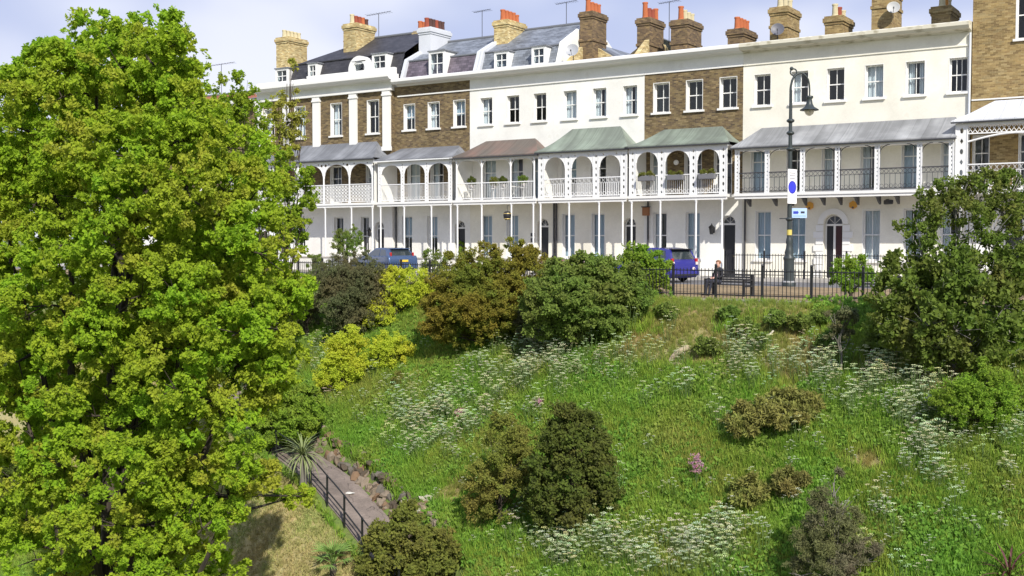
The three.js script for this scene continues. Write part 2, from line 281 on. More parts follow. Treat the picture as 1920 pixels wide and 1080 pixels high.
function addWindow(H, cx, y0, w, h, o = {}) {
  const { zf = 0, z = -0.2, cols = 2, rail = 0.5, curtain = 0, sill = true, open = 0 } = o;
  const key = [w, h, z, cols, rail].join();
  const W = mesh('window', winCache[key] ??= winGeo(w, h, z, cols, rail), M.trim, H.g, [cx - H.ox, y0, zf]);
  const a = w / 2 - 0.08, pw = 2 * a / cols;
  for (const [p0, p1] of [[0.07, h * rail - 0.025], [h * rail + 0.025, h - 0.085]]) for (let i = 0; i < cols; i++) {
    if (open && p0 < 0.1) continue;
    const ph = p1 - p0, pk = [pw, ph].map(v => v.toFixed(3)).join();
    const g = paneGeo[pk] ??= new THREE.PlaneGeometry(pw - 0.028, ph);
    mesh('pane', g, M.glass, W, [-a + pw * (i + 0.5), p0 + ph / 2, z - 0.028]);
  }
  if (sill) mesh('sill', bx(-w / 2 - 0.09, w / 2 + 0.09, -0.1, 0.0, -0.1, 0.1), M.trim, W);
  if (curtain) {
    const kind = curtain, ck = [w, h, kind].join();
    if (!curtainGeo[ck]) {
      const parts = kind === 1 ? [[-w / 2, -w * 0.12, 0, h], [w * 0.12, w / 2, 0, h]] : kind === 2 || kind === 4 ? [[-w / 2, w / 2, 0, h]] : kind === 5 ? [[-w / 2, -w * 0.05, 0, h]] : [[-w / 2, w / 2, h * 0.45, h]];
      curtainGeo[ck] = merge(parts.map(([x0, x1, a0, a1]) => { const g = new THREE.PlaneGeometry(x1 - x0, a1 - a0, 24, 1).translate((x0 + x1) / 2, (a0 + a1) / 2, 0), p = g.attributes.position; for (let i = 0; i < p.count; i++) p.setZ(i, 0.025 * Math.sin(p.getX(i) * 55)); g.computeVertexNormals(); return g; }));
    }
    mesh('curtain', curtainGeo[ck], kind === 3 || kind === 4 ? M.blind : M.curtain, W, [0, 0, z - 0.17]);
  }
  return W;
}
function addDoor(H, cx, w, topY, mat, o = {}) {               // arched doorway, fanlight, leaf
  const { zf = 0, split = false, z = -0.22, y0 = 0.12 } = o, r = w / 2, sp = topY - r;
  const f = [bx(-r, -r + 0.06, y0, sp, z - 0.1, z), bx(r - 0.06, r, y0, sp, z - 0.1, z), bx(-r + 0.06, r - 0.06, sp - 0.09, sp, z - 0.1, z + 0.02)];
  f.push(new THREE.TorusGeometry(r - 0.03, 0.03, 4, 14, Math.PI).translate(0, sp, z - 0.04));
  if (split) f.push(bx(-0.05, 0.05, y0, sp - 0.09, z - 0.09, z + 0.01));
  const D = mesh('doorway', f, M.trim, H.g, [cx - H.ox, 0, zf]);
  const lv = (a, b) => { const g = [bx(a, b, y0, sp - 0.09, z - 0.08, z - 0.04)], q = (b - a) * 0.16; for (const [p, t] of [[0.08, 0.32], [0.38, 0.66], [0.72, 0.95]]) g.push(bx(a + q, b - q, lerp(y0, sp, p), lerp(y0, sp, t) - 0.09, z - 0.05, z - 0.025)); return merge(g); };
  if (split) { mesh('door_leaf', lv(-r + 0.06, -0.05), M.doorDark, D); mesh('door_leaf', lv(0.05, r - 0.06), M.doorMaroon, D); } else mesh('door_leaf', lv(-r + 0.06, r - 0.06), mat, D);
  mesh('door_handle', new THREE.SphereGeometry(0.035, 8, 6).translate(r - 0.15, 1.1, z), STD(lin(0.5, 0.38, 0.12), 0.3, { metalness: 1 }), D);
  const fg = new THREE.CircleGeometry(r - 0.06, 14, 0, Math.PI).translate(0, sp, z - 0.06);
  const fan = mesh('fanlight', fg, M.glass, D);
  const bars = [45, 90, 135].map(a => { const t = a * Math.PI / 180; return bar(V(0, sp, z - 0.04), V(Math.cos(t) * (r - 0.05), sp + Math.sin(t) * (r - 0.05), z - 0.04), 0.014); });
  mesh('fanlight_bars', bars, M.trim, D);
  return D;
}
function holePath(h) {
  const p = new THREE.Path();
  if (h.arch) { const r = (h.x1 - h.x0) / 2, c = (h.x0 + h.x1) / 2, sp = h.y1 - r; p.moveTo(h.x0, h.y0); p.lineTo(h.x1, h.y0); p.lineTo(h.x1, sp); p.absarc(c, sp, r, 0, Math.PI, false); p.lineTo(h.x0, h.y0); }
  else { p.moveTo(h.x0, h.y0); p.lineTo(h.x1, h.y0); p.lineTo(h.x1, h.y1); p.lineTo(h.x0, h.y1); p.closePath(); }
  return p;
}
function wallGeo(x0, x1, y0, y1, holes, d, zf = 0) {
  const s = new THREE.Shape([[x0, y0], [x1, y0], [x1, y1], [x0, y1]].map(a => new THREE.Vector2(...a)));
  for (const h of holes) s.holes.push(holePath(h));
  return metric(new THREE.ExtrudeGeometry(s, { depth: d, bevelEnabled: false, curveSegments: 10 }).translate(0, 0, zf - d));
}
function profileX(pts, x0, x1) {                              // a moulding: (z, y) outline run along x
  const s = new THREE.Shape(pts.map(([z, y]) => new THREE.Vector2(z, y)));
  const g = new THREE.ExtrudeGeometry(s, { depth: x1 - x0, bevelEnabled: false, curveSegments: 6 });
  return metric(g.rotateY(-Math.PI / 2).applyMatrix4(new THREE.Matrix4().makeTranslation(x1, 0, 0)));
}
// one house: wall with real openings per storey band, rooms behind, cornice
function house(name, label, x0, x1, o) {
  const ox = (x0 + x1) / 2, H = { ox, x0, x1, g: thing(name, label, 'house', [ox, 0, 0], 0, 'terraced houses of the seafront row') };
  const L = v => v - ox, zf = o.zf ?? 0, top = o.top ?? 10.95;
  const bands = o.bands, ws = o.windows;
  for (const b of bands) {
    const holes = ws.filter(w => w.y0 >= b.y0 - 0.01 && w.y1 <= b.y1 + 0.01).map(w => ({ ...w, x0: L(w.cx - w.w / 2), x1: L(w.cx + w.w / 2) }));
    mesh('wall', wallGeo(L(x0) + 0.002, L(x1) - 0.002, b.y0, b.y1, holes, 0.3, zf), b.mat, H.g);
  }
  const e = 0.004;
  mesh('back_wall', metric(bx(L(x0), L(x1), 0.02, top, -8.3, -8)), M.brickDark, H.g);
  mesh('party_wall', metric(bx(L(x0) + e, L(x0) + 0.12, 0.02, top - 0.01, -7.99, zf - 0.31)), o.bands[0].mat, H.g);
  mesh('party_wall', metric(bx(L(x1) - 0.12, L(x1) - e, 0.02, top - 0.01, -7.99, zf - 0.31)), o.bands[0].mat, H.g);
  for (const y of [0.1, 4.0, 7.75]) mesh('floor_slab', bx(L(x0) + 0.13, L(x1) - 0.13, y - 0.2, y, -7.98, zf - 0.32), M.room, H.g);
  mesh('room_partition', bx(L(x0) + 0.13, L(x1) - 0.13, 0.12, top - 0.2, -3.6, -3.5), M.room, H.g);
  mesh('flat_roof', bx(L(x0) + 0.005, L(x1) - 0.005, top - 0.12, top - 0.02, -7.99, zf - 0.31), M.leadGrey, H.g);
  for (const w of ws) if (w.door) addDoor(H, w.cx, w.w, w.y1, w.mat ?? M.doorDark, { zf, split: w.split }); else addWindow(H, w.cx, w.y0, w.w, w.y1 - w.y0, { zf, z: w.z ?? -0.2, cols: w.cols ?? 2, rail: w.rail ?? 0.5, curtain: w.curtain ?? 0, sill: w.sill ?? true, open: w.open });
  return H;
}
function cornice(H, x0, x1, zf = 0, dy = 0, mat = M.trim, out = 0.64) {
  const L = v => v - H.ox, y = 10.95 + dy;
  mesh('cornice', profileX([[zf - 0.35, y], [zf + 0.06, y], [zf + 0.1, y + 0.06], [zf + out - 0.12, y + 0.1], [zf + out - 0.06, y + 0.17], [zf + out, y + 0.22], [zf + out, y + 0.36], [zf + out - 0.1, y + 0.41], [zf - 0.35, y + 0.47]], L(x0), L(x1)), mat, H.g);
}
const str = (H, x0, x1, y, zf = 0, h = 0.07, d = 0.06, mat = M.trim, name = 'string_course') => mesh(name, metric(bx(x0 - H.ox, x1 - H.ox, y, y + h, zf + 0.002, zf + d)), mat, H.g);
const W2 = (cx, curtain = 0, o = {}) => ({ cx, w: 0.86, y0: 8.38, y1: 9.9, curtain, ...o });
const F1 = (cx, curtain = 0, o = {}) => ({ cx, w: 0.95, y0: 4.16, y1: 6.45, curtain, sill: false, rail: 0.66, ...o });
const G0 = (cx, curtain = 0, o = {}) => ({ cx, w: 0.82, y0: 0.95, y1: 3.32, curtain, ...o });
const D0 = (cx, w, y1, o = {}) => ({ cx, w, y0: 0.12, y1, arch: true, door: true, ...o });

// verandah: deck with columns, arches, balustrade and a swept metal roof
function sweptRoof(xl, xr, tl, tr, yt, ye, ze, zt = 0.01, conc = 0.35) {
  const N = 10, Mx = 12, pos = [], uv = [], idx = [];
  const pt = (s, t) => { const c = t, cx = Math.pow(t, 0.85); return [lerp(lerp(tl, xl, cx), lerp(tr, xr, cx), s), lerp(yt, ye, t + conc * t * (1 - t)), lerp(zt, ze, t)]; };
  for (const k of [0, -0.05]) for (let j = 0; j <= N; j++) for (let i = 0; i <= Mx; i++) { const p = pt(i / Mx, j / N); pos.push(p[0], p[1] + k, p[2]); uv.push(p[0], j / N * 2.2); }
  const st = Mx + 1, o2 = st * (N + 1), quad = (a, b, c, d) => idx.push(a, b, c, c, b, d);
  for (let j = 0; j < N; j++) for (let i = 0; i < Mx; i++) { const a = j * st + i; quad(a, a + st, a + 1, a + st + 1); quad(o2 + a + 1, o2 + a + st + 1, o2 + a, o2 + a + st); }
  for (let i = 0; i < Mx; i++) { const a = N * st + i; quad(a, o2 + a, a + 1, o2 + a + 1); }
  // hipped ends: from the roof's side edge back to the wall
  const addEnd = (i, sgn) => { const b = pos.length / 3; for (let j = 0; j <= N; j++) { const p = pt(i / Mx, j / N); pos.push(p[0], p[1], p[2]); uv.push(p[2], j / N * 2.2); const y = p[1]; pos.push(p[0], y, zt); uv.push(0, j / N * 2.2); }
    for (let j = 0; j < N; j++) { const a = b + j * 2; sgn > 0 ? quad(a, a + 2, a + 1, a + 3) : quad(a + 1, a + 3, a, a + 2); } };
  addEnd(0, -1); addEnd(Mx, 1);
  const g = new THREE.BufferGeometry(); g.setAttribute('position', new THREE.Float32BufferAttribute(pos, 3)); g.setAttribute('uv', new THREE.Float32BufferAttribute(uv, 2)); g.setIndex(idx);
  const r = g.toNonIndexed(); r.computeVertexNormals(); return r;
}
function latticeColumn(w, y0, y1, z, rings = true) {          // open cast-iron panel column
  const s = new THREE.Shape([[-w / 2, y0], [w / 2, y0], [w / 2, y1], [-w / 2, y1]].map(a => new THREE.Vector2(...a)));
  const n = Math.round((y1 - y0) / (w * 0.9)), st = (y1 - y0) / n;
  for (let i = 0; i < n; i++) { const p = new THREE.Path(), yc = y0 + st * (i + 0.5), a = w * 0.15, b = st * 0.27; if (i % 2) p.absellipse(0, yc, a, b, 0, Math.PI * 2, false); else { p.moveTo(0, yc - b); p.lineTo(a, yc); p.lineTo(0, yc + b); p.lineTo(-a, yc); p.closePath(); } s.holes.push(p); }
  const g = [new THREE.ExtrudeGeometry(s, { depth: 0.03, bevelEnabled: false, curveSegments: 5 }).translate(0, 0, z - 0.015)];
  g.push(bx(-w / 2 - 0.012, -w / 2 + 0.035, y0, y1, z - 0.035, z + 0.035), bx(w / 2 - 0.035, w / 2 + 0.012, y0, y1, z - 0.035, z + 0.035));
  return merge(g);
}
function archScreen(x0, x1, sp, top, z, flat_ = 0, lace = true) {
  const s = new THREE.Shape(), c = (x0 + x1) / 2, r = (x1 - x0) / 2 - 0.02, ry = Math.min(r, top - sp - 0.08);
  s.moveTo(x0, sp - 0.15); s.lineTo(x0 + 0.02, sp - 0.15); s.lineTo(c - r, sp); s.absellipse(c, sp, r, ry, Math.PI, 0, true); s.lineTo(x1, sp - 0.15); s.lineTo(x1, top); s.lineTo(x0, top); s.closePath();
  if (lace) for (const d of [-1, 1]) for (const [fx, fy, q] of [[0.9, 0.8, 0.085], [0.9, 0.5, 0.055], [0.62, 0.9, 0.05]]) { const X = c + d * r * fx, Y = sp + (top - sp) * fy; const inside = Math.hypot((X - c) / r, (Y - sp) / ry); if (inside > 1 + q / ry * 1.15 && Math.abs(X - c) + q < r && Y + q < top - 0.02) { const p = new THREE.Path(); p.absarc(X, Y, q, 0, Math.PI * 2, false); s.holes.push(p); } }
  const g = [new THREE.ExtrudeGeometry(s, { depth: 0.04, bevelEnabled: false, curveSegments: 12 }).translate(0, 0, z - 0.02)];
  const rim = []; for (let i = 0; i <= 12; i++) { const a = Math.PI * (1 - i / 12); rim.push(V(c + Math.cos(a) * r, sp + Math.sin(a) * ry, z)); }
  for (let i = 0; i < 12; i++) g.push(bar(rim[i], rim[i + 1], 0.032, 0.032, 5));
  return merge(g);
}
function balustrade(x0, x1, y0, y1, z, o) {
  const g = [bx(x0, x1, y1 - 0.05, y1, z - 0.035, z + 0.035), bx(x0, x1, y0 + 0.06, y0 + 0.1, z - 0.02, z + 0.02)], r = o.r ?? 0.011, ya = y0 + 0.1, yb = y1 - 0.05;
  const ring = (x, y, q) => g.push(new THREE.TorusGeometry(q, o.rr ?? 0.011, 3, 9).translate(x, y, z));
  if (o.mid) g.push(bx(x0, x1, yb - o.mid - 0.02, yb - o.mid, z - 0.015, z + 0.015));
  const n = Math.round((x1 - x0) / (o.gap ?? 0.13)), st = (x1 - x0) / n;
  if (o.bars !== false) for (let i = 1; i < n; i++) g.push(bx(x0 + i * st - r, x0 + i * st + r, ya, yb - (o.mid ?? 0), z - r, z + r));
  if (o.mid) { const m = Math.round((x1 - x0) / o.mid), s2 = (x1 - x0) / m; for (let i = 0; i < m; i++) ring(x0 + s2 * (i + 0.5), yb - o.mid / 2, o.mid * 0.42); }
  if (o.foot) { const m = Math.round((x1 - x0) / 0.2), s2 = (x1 - x0) / m; for (let i = 0; i < m; i++) ring(x0 + s2 * (i + 0.5), ya + 0.09, 0.08); }
  if (o.lace) { const q = 0.135, m = Math.round((x1 - x0) / (q * 1.7)), s2 = (x1 - x0) / m, k = Math.round((yb - ya) / (q * 1.55)), t = (yb - ya) / k; for (let j = 0; j < k; j++) for (let i = 0; i < m; i++) { ring(x0 + s2 * (i + 0.5), ya + t * (j + 0.5), q * 0.85); ring(x0 + s2 * (i + 0.5), ya + t * (j + 0.5), q * 0.42); if (i) ring(x0 + s2 * i, ya + t * (j + 0.5), 0.055); } }
  return merge(g);
}
function verandah(H, o) {
  const L = v => v - H.ox, { x0, x1, yf = 4.1, ye, yt, zc = 1.6, cols, mat } = o, z0 = (o.zf ?? 0) + 0.01;
  const D = mesh('verandah_deck', [bx(L(x0), L(x1), yf - 0.13, yf, z0, zc + 0.12), bx(L(x0) + 0.02, L(x1) - 0.02, yf - 0.26, yf - 0.131, zc - 0.02, zc + 0.07)], M.trim, H.g);
  mesh('verandah_roof', sweptRoof(L(x0) - 0.14, L(x1) + 0.14, L(o.tl), L(o.tr), yt, ye, zc + 0.22, z0, o.conc ?? 0.35), mat, D);
  mesh('gutter', bx(L(x0) - 0.15, L(x1) + 0.15, ye - 0.11, ye - 0.052, zc + 0.13, zc + 0.24), o.gutter ?? M.gutter, D);
  mesh('eaves_beam', bx(L(x0), L(x1), ye - 0.2, ye - 0.112, zc - 0.04, zc + 0.04), M.iron, D);
  mesh('ceiling', bx(L(x0), L(x1), ye - 0.14, ye - 0.113, z0, zc - 0.041), M.offwhite, D);
  const top = ye - 0.2;
  cols.forEach(x => {
    if (o.colW) mesh('column', latticeColumn(o.colW, yf, top, zc), M.iron, D, [L(x), 0, 0]);
    else mesh('column', [cyl(0, yf, top, zc, 0.055, 0.045), cyl(0, yf, yf + 0.15, zc, 0.08, 0.06), cyl(0, top - 0.12, top, zc, 0.05, 0.085)], M.iron, D, [L(x), 0, 0]);
  });
  for (let i = 0; i < cols.length - 1; i++) {
    const h = (o.colW ?? 0.1) / 2, a = L(cols[i]) + h, b = L(cols[i + 1]) - h;
    if (b - a < 0.5) continue;
    if (o.arch) mesh('arch_screen', archScreen(a, b, o.arch, top, zc, 0, o.lace !== false), M.iron, D);
    if (o.bracket) { const g = []; for (const [s, q] of [[1, a], [-1, b]]) { const c = []; for (let k = 0; k <= 6; k++) { const t = k / 6 * Math.PI / 2; c.push(V(q + s * 0.45 * (1 - Math.cos(t)), top - 0.42 + 0.42 * Math.sin(t), zc)); } for (let k = 0; k < 6; k++) g.push(bar(c[k], c[k + 1], 0.018, 0.018, 5)); } mesh('curved_bracket', g, o.bracketMat ?? M.iron, D); }
    mesh('balustrade', balustrade(a, b, yf, yf + (o.bh ?? 1.02), zc, o.bal), o.bal.mat ?? M.iron, D);
  }
  for (const s of o.screens ?? []) mesh('party_screen', metric(bx(L(s) - 0.05, L(s) + 0.05, yf, ye - 0.15, z0, zc - 0.12)), M.white, D);
  for (const x of o.posts ?? []) mesh('post', [cyl(0, 0.12, yf - 0.26, zc, 0.05, 0.045, 8), cyl(0, 0.12, 0.35, zc, 0.085, 0.07, 8), cyl(0, yf - 0.4, yf - 0.26, zc, 0.05, 0.09, 8)], M.iron, D, [L(x), 0, 0]);
  return D;
}
function chimney(H, xl, xr, zf, zb, yb, yc, mat, pots, o = {}) {
  const L = v => v - H.ox, a = L(xl), b = L(xr), g = [bx(a, b, yb, yc - 0.42, zb, zf)];
  g.push(bx(a - 0.04, b + 0.04, yc - 0.42, yc - 0.3, zb - 0.04, zf + 0.04), bx(a - 0.09, b + 0.09, yc - 0.3, yc - 0.1, zb - 0.09, zf + 0.09), bx(a - 0.03, b + 0.03, yc - 0.1, yc, zb - 0.03, zf + 0.03));
  if (o.belt) g.push(bx(a - 0.05, b + 0.05, o.belt, o.belt + 0.14, zb - 0.05, zf + 0.05));
  const C = mesh('chimney', metric(merge(g)), mat, H.g);
  const n = pots.length;
  pots.forEach(([pm, h], i) => {
    const t = n === 1 ? 0.5 : i / (n - 1), z = lerp(zf - 0.22, zb + 0.22, t), r = 0.15;
    const g = new THREE.LatheGeometry([[r * 1.12, 0], [r * 1.12, 0.06], [r * 0.98, 0.09], [r * 0.86, h - 0.1], [r * 1.02, h - 0.08], [r * 1.02, h], [r * 0.72, h], [r * 0.72, h - 0.25]].map(p => new THREE.Vector2(...p)), 12);
    mesh('chimney_pot', g, pm, C, [(a + b) / 2, yc - 0.005, z]);
  });
  return C;
}
const O = M.potOrange, R_ = M.potRed, K = M.potCream, DK = M.potDark, AM = M.potAmber;
// mansard roof with party copings
function mansard(H, x0, x1, mats, o = {}) {
  const L = v => v - H.ox, a = L(x0), b = L(x1), { yb = 10.9, y1 = 12.6, y2 = 14.1, z0 = -0.55, z1 = -1.15, z2 = -4.1, hipL = 0 } = o;
  const quad = (p) => { const g = new THREE.BufferGeometry(); const q = [p[0], p[1], p[2], p[0], p[2], p[3]]; g.setAttribute('position', new THREE.Float32BufferAttribute(q.flat(), 3)); g.computeVertexNormals(); g.setAttribute('uv', new THREE.Float32BufferAttribute(q.flatMap(v => [v[0], v[1] * 1.3 - v[2] * 0.8]), 2)); return g; };
  const hl = hipL;
  const lo = mesh('mansard_slope', quad([[a, yb, z0], [b, yb, z0], [b, y1, z1], [a + hl * 0.35, y1, z1]]), mats[0], H.g);
  mesh('upper_slope', merge([quad([[a + hl * 0.35, y1, z1], [b, y1, z1], [b, y2, z2], [a + hl, y2, z2]]), quad([[b, y1, -7.2], [a + hl * 0.35, y1, -7.2], [a + hl, y2, z2], [b, y2, z2]]), quad([[b, yb, -7.8], [a, yb, -7.8], [a + hl * 0.35, y1, -7.2], [b, y1, -7.2]])]), mats[1], H.g);
  if (hl) mesh('hip_slope', merge([quad([[a, yb, -7.8], [a, yb, z0], [a + hl * 0.35, y1, z1], [a + hl * 0.35, y1, -7.2]]), quad([[a + hl * 0.35, y1, -7.2], [a + hl * 0.35, y1, z1], [a + hl, y2, z2], [a + hl, y2, z2 - 0.01]])]), mats[1], H.g);
  mesh('ridge_tiles', bar(V(a + hl, y2 + 0.03, z2), V(b, y2 + 0.03, z2), 0.09), M.leadGrey, H.g);
  mesh('roof_edge_roll', bar(V(a + hl * 0.35, y1 + 0.02, z1 + 0.02), V(b, y1 + 0.02, z1 + 0.02), 0.06), o.roll ?? M.leadGrey, H.g);
  for (const [x, m, w] of o.copings ?? []) {
    const s = new THREE.Shape([[z0 + 0.12, yb - 0.1], [z0 + 0.12, yb + 0.35], [z1 + 0.16, y1 + 0.12], [z2, y2 + 0.2], [-7.2, y1 + 0.12], [-7.8, yb - 0.1]].map(p => new THREE.Vector2(...p)));
    const g = metric(new THREE.ExtrudeGeometry(s, { depth: w ?? 0.24, bevelEnabled: false }).rotateY(-Math.PI / 2).translate(L(x) + (w ?? 0.24) / 2, 0, 0));
    mesh('parapet_coping', g, m, H.g);
  }
  return lo;
}
function dormer(H, cx, y0, w, h, z, o = {}) {
  const D = new THREE.Group(); D.name = 'dormer'; D.position.set(cx - H.ox, y0, z); H.g.add(D);
  const t = 0.12, g = [bx(-w / 2, -w / 2 + t, 0, h, -0.1, 0.02), bx(w / 2 - t, w / 2, 0, h, -0.1, 0.02), bx(-w / 2 + t, w / 2 - t, h - 0.12, h, -0.1, 0.02), bx(-w / 2 + t, w / 2 - t, 0, 0.1, -0.1, 0.04)];
  const a = w / 2 - t;
  if (!o.arch) g.push(bx(-a, a, h * 0.5 - 0.02, h * 0.5 + 0.03, -0.08, -0.03), bx(-0.018, 0.018, 0.1, h * 0.5 - 0.02, -0.08, -0.03), bx(-0.018, 0.018, h * 0.5 + 0.03, h - 0.12, -0.08, -0.03));
  mesh('dormer_frame', g, M.trim, D);
  mesh('pane', new THREE.PlaneGeometry(2 * a, h * 0.5 - 0.12).translate(0, (h * 0.5 + 0.1) / 2 - 0.01, -0.06), M.glass, D);
  mesh('pane', new THREE.PlaneGeometry(2 * a, h * 0.5 - 0.15).translate(0, h * 0.75 - 0.045, -0.06), M.glass, D);
  for (const [a0, a1] of [[-w / 2 + 0.01, -w / 2 + 0.06], [w / 2 - 0.06, w / 2 - 0.01]]) mesh('dormer_cheek', bx(a0, a1, 0.01, h - 0.01, -1.6, -0.101), o.cheek ?? M.trim, D);
  mesh('dormer_back', bx(-w / 2 + 0.065, w / 2 - 0.065, 0.01, h - 0.01, -0.9, -0.86), M.room, D);
  mesh('dormer_top', bx(-w / 2 - 0.06, w / 2 + 0.06, h, h + 0.07, -1.7, 0.08), o.topMat ?? M.leadGrey, D);
  return D;
}

const brick3 = [{ y0: 0.02, y1: 4.0, mat: M.white }, { y0: 4.0, y1: 7.0, mat: M.brick }, { y0: 7.0, y1: 10.95, mat: M.brick }];
// ---- pilastered brick house with the black mansard (far end of the visible row)
const xP0 = -54.0, xP1 = -42.75;
const HP = house('terraced_house', 'brick house with white pilasters and black mansard roof', xP0, xP1, { zf: 0.25, top: 11.2, bands: [{ y0: 0.02, y1: 4.0, mat: M.offwhite }, { y0: 4.0, y1: 7.2, mat: M.brick }, { y0: 7.2, y1: 10.75, mat: M.brick }, { y0: 10.75, y1: 11.3, mat: M.white }],
  windows: [...[-52.9, -50.2, -47.15, -44.2].map((x, i) => ({ cx: x, w: 0.95, y0: 8.3, y1: 10.3, curtain: [1, 2, 5, 0][i] })), ...[-52.9, -50.2, -47.2, -44.3].map((x, i) => F1(x, i % 2, { cols: 2 })), G0(-50.2), G0(-47.0), G0(-44.9, 0, { w: 0.7 }), D0(-43.75, 0.72, 3.0)] });
for (const x of [-53.7, -51.3, -48.72, -45.7, -43.08]) mesh('pilaster', [bx(-0.28, 0.28, 7.3, 10.45, 0, 0.14), bx(-0.33, 0.33, 10.45, 10.55, 0, 0.19), bx(-0.3, 0.3, 10.55, 10.75, 0, 0.16), bx(-0.33, 0.33, 7.2, 7.45, 0, 0.18)], M.trim, HP.g, [x - HP.ox, 0, 0.252]);
str(HP, xP0, xP1 + 0.1, 10.75, 0.25, 0.12, 0.2, M.trim, 'architrave');
cornice(HP, xP0, xP1 + 0.25, 0.25, 0.32, M.trim, 0.66);
mesh('roof_parapet', metric(bx(-49.6 - HP.ox, -42.6 - HP.ox, 11.75, 12.12, -0.05, 0.25)), M.trim, HP.g);
mesh('roof_parapet', metric(bx(-54 - HP.ox, -49.8 - HP.ox, 11.75, 11.98, -0.05, 0.25)), M.trim, HP.g);
mansard(HP, xP0 - 0.3, -42.9, [M.slateBlack, M.slateBlack], { yb: 11.2, y1: 13.2, y2: 14.95, z0: -0.5, z1: -1.2, z2: -4.2, hipL: 6.2, roll: M.slateBlack });
dormer(HP, -49.9, 12.1, 0.75, 0.95, -0.6, {});
dormer(HP, -44.35, 12.2, 1.15, 0.95, -0.55, {});
dormer(HP, -52.6, 12.0, 1.1, 0.95, -0.6, {});
{ const D = dormer(HP, -45.75, 11.9, 1.0, 0.85, -0.32, { arch: true }); // round-headed dormer
  const s = new THREE.Shape(); s.absarc(0, 0.4, 0.82, 0, Math.PI, false); s.lineTo(-0.82, 0); s.lineTo(0.82, 0); s.closePath(); const p = new THREE.Path(); p.absarc(0, 0.4, 0.5, 0, Math.PI, false); p.lineTo(-0.5, 0.02); p.lineTo(0.5, 0.02); p.closePath(); s.holes.push(p);
  mesh('arched_hood', new THREE.ExtrudeGeometry(s, { depth: 0.5, bevelEnabled: false, curveSegments: 14 }).translate(0, 0, -0.42), M.trim, D); }
chimney(HP, -55.0, -53.9, -2.5, -4.3, 11.0, 15.45, M.brickCream, [[K, .5], [K, .5], [K, .5], [K, .5], [K, .5]]);
chimney(HP, -48.9, -47.8, -2.4, -4.2, 12.6, 15.7, M.brickCream, [[K, .6], [R_, .55], [R_, .55], [O, .55], [DK, .5]]);
chimney(HP, -51.2, -50.6, -4.6, -5.4, 13.0, 14.6, M.brickYellow, [[AM, .6], [AM, .6]]);
chimney(HP, -44.6, -43.9, -4.2, -5.7, 13.5, 15.1, M.brickCream, [[O, .62], [O, .62], [O, .62], [O, .62]]);
verandah(HP, { zf: 0.25, x0: -53.5, x1: -43.0, tl: -52.6, tr: -43.9, yt: 7.8, ye: 6.72, yf: 4.1, cols: [-53.3, -51.2, -49.05, -46.95, -44.9, -43.12], posts: [-53.3, -51.2, -49.05, -46.85, -44.75, -43.12], arch: 5.75, mat: M.leadGrey, bh: 1.12, bal: { lace: true, bars: false, rr: 0.016 }, screens: [-43.05] });

// ---- brown brick house, slate mansard with one dormer
const HB = house('terraced_house', 'narrow brown brick house with purple slate mansard and one dormer', -42.75, -37.24, { bands: brick3, windows: [W2(-41.62, 3), W2(-39.82, 5), W2(-37.98, 3), F1(-41.3, 2), F1(-39.6, 5), F1(-38.0, 1), G0(-41.83, 3), G0(-39.95, 3), D0(-37.95, 0.72, 3.0)] });
cornice(HB, -42.5, -37.24); str(HB, -42.48, -37.25, 10.35);
mansard(HB, -42.6, -37.3, [M.slatePurple, M.slateGrey], { y1: 12.6, y2: 14.1, copings: [[-42.65, M.greyRender], [-37.3, M.greyRender]] });
dormer(HB, -40.0, 11.5, 1.15, 1.4, -0.55, {});
chimney(HB, -42.7, -41.8, -2.3, -4.3, 12.4, 14.8, M.greyRender, [[R_, .6], [DK, .6], [DK, .6], [R_, .6], [DK, .6], [DK, .6]]);
chimney(HB, -38.3, -37.7, -5.0, -6.4, 12.5, 14.15, M.brickYellow, [[R_, .55], [R_, .55], [O, .55]]);
verandah(HB, { x0: -42.72, x1: -37.28, tl: -42.2, tr: -38.0, yt: 7.3, ye: 6.52, cols: [-42.55, -40.85, -39.1, -37.45], posts: [-42.5, -40.74, -38.77, -37.42], colW: 0.2, arch: 5.7, mat: M.leadGrey, conc: 0.15, gutter: M.iron, bal: { gap: 0.09, r: 0.008, foot: true }, screens: [-42.6] });

// ---- white house, grey mansard with two small dormers
const w3 = [{ y0: 0.02, y1: 4.0, mat: M.cream }, { y0: 4.0, y1: 7.0, mat: M.offwhite }, { y0: 7.0, y1: 10.95, mat: M.white }];
const HW = house('terraced_house', 'white rendered house with grey mansard and two small dormers', -37.24, -31.7, { bands: w3, windows: [W2(-36.1, 5), W2(-34.3, 0, { open: 1 }), W2(-32.55, 0, { open: 1 }), F1(-35.9, 2), F1(-34.1, 5), F1(-32.6, 4), G0(-36.1, 4), G0(-34.35, 4), D0(-32.35, 0.72, 3.05)] });
cornice(HW, -37.24, -31.7); str(HW, -37.23, -31.71, 10.35);
mansard(HW, -37.15, -31.8, [M.slateGrey, M.slateGrey], { y1: 12.6, y2: 14.25, copings: [[-37.05, M.greyRender, 0.16], [-31.75, M.white, 0.3]] });
dormer(HW, -35.42, 11.5, 0.95, 0.95, -0.5, {}); dormer(HW, -32.95, 11.5, 0.9, 1.0, -0.5, {});
chimney(HW, -37.15, -36.2, -2.3, -4.2, 12.2, 14.65, M.brickCream, [[O, .62], [O, .62], [O, .62], [O, .62], [O, .55]]);
chimney(HW, -33.0, -32.5, -5.2, -6.2, 12.5, 14.15, M.brickYellow, [[R_, .5], [R_, .4], [R_, .4]]);
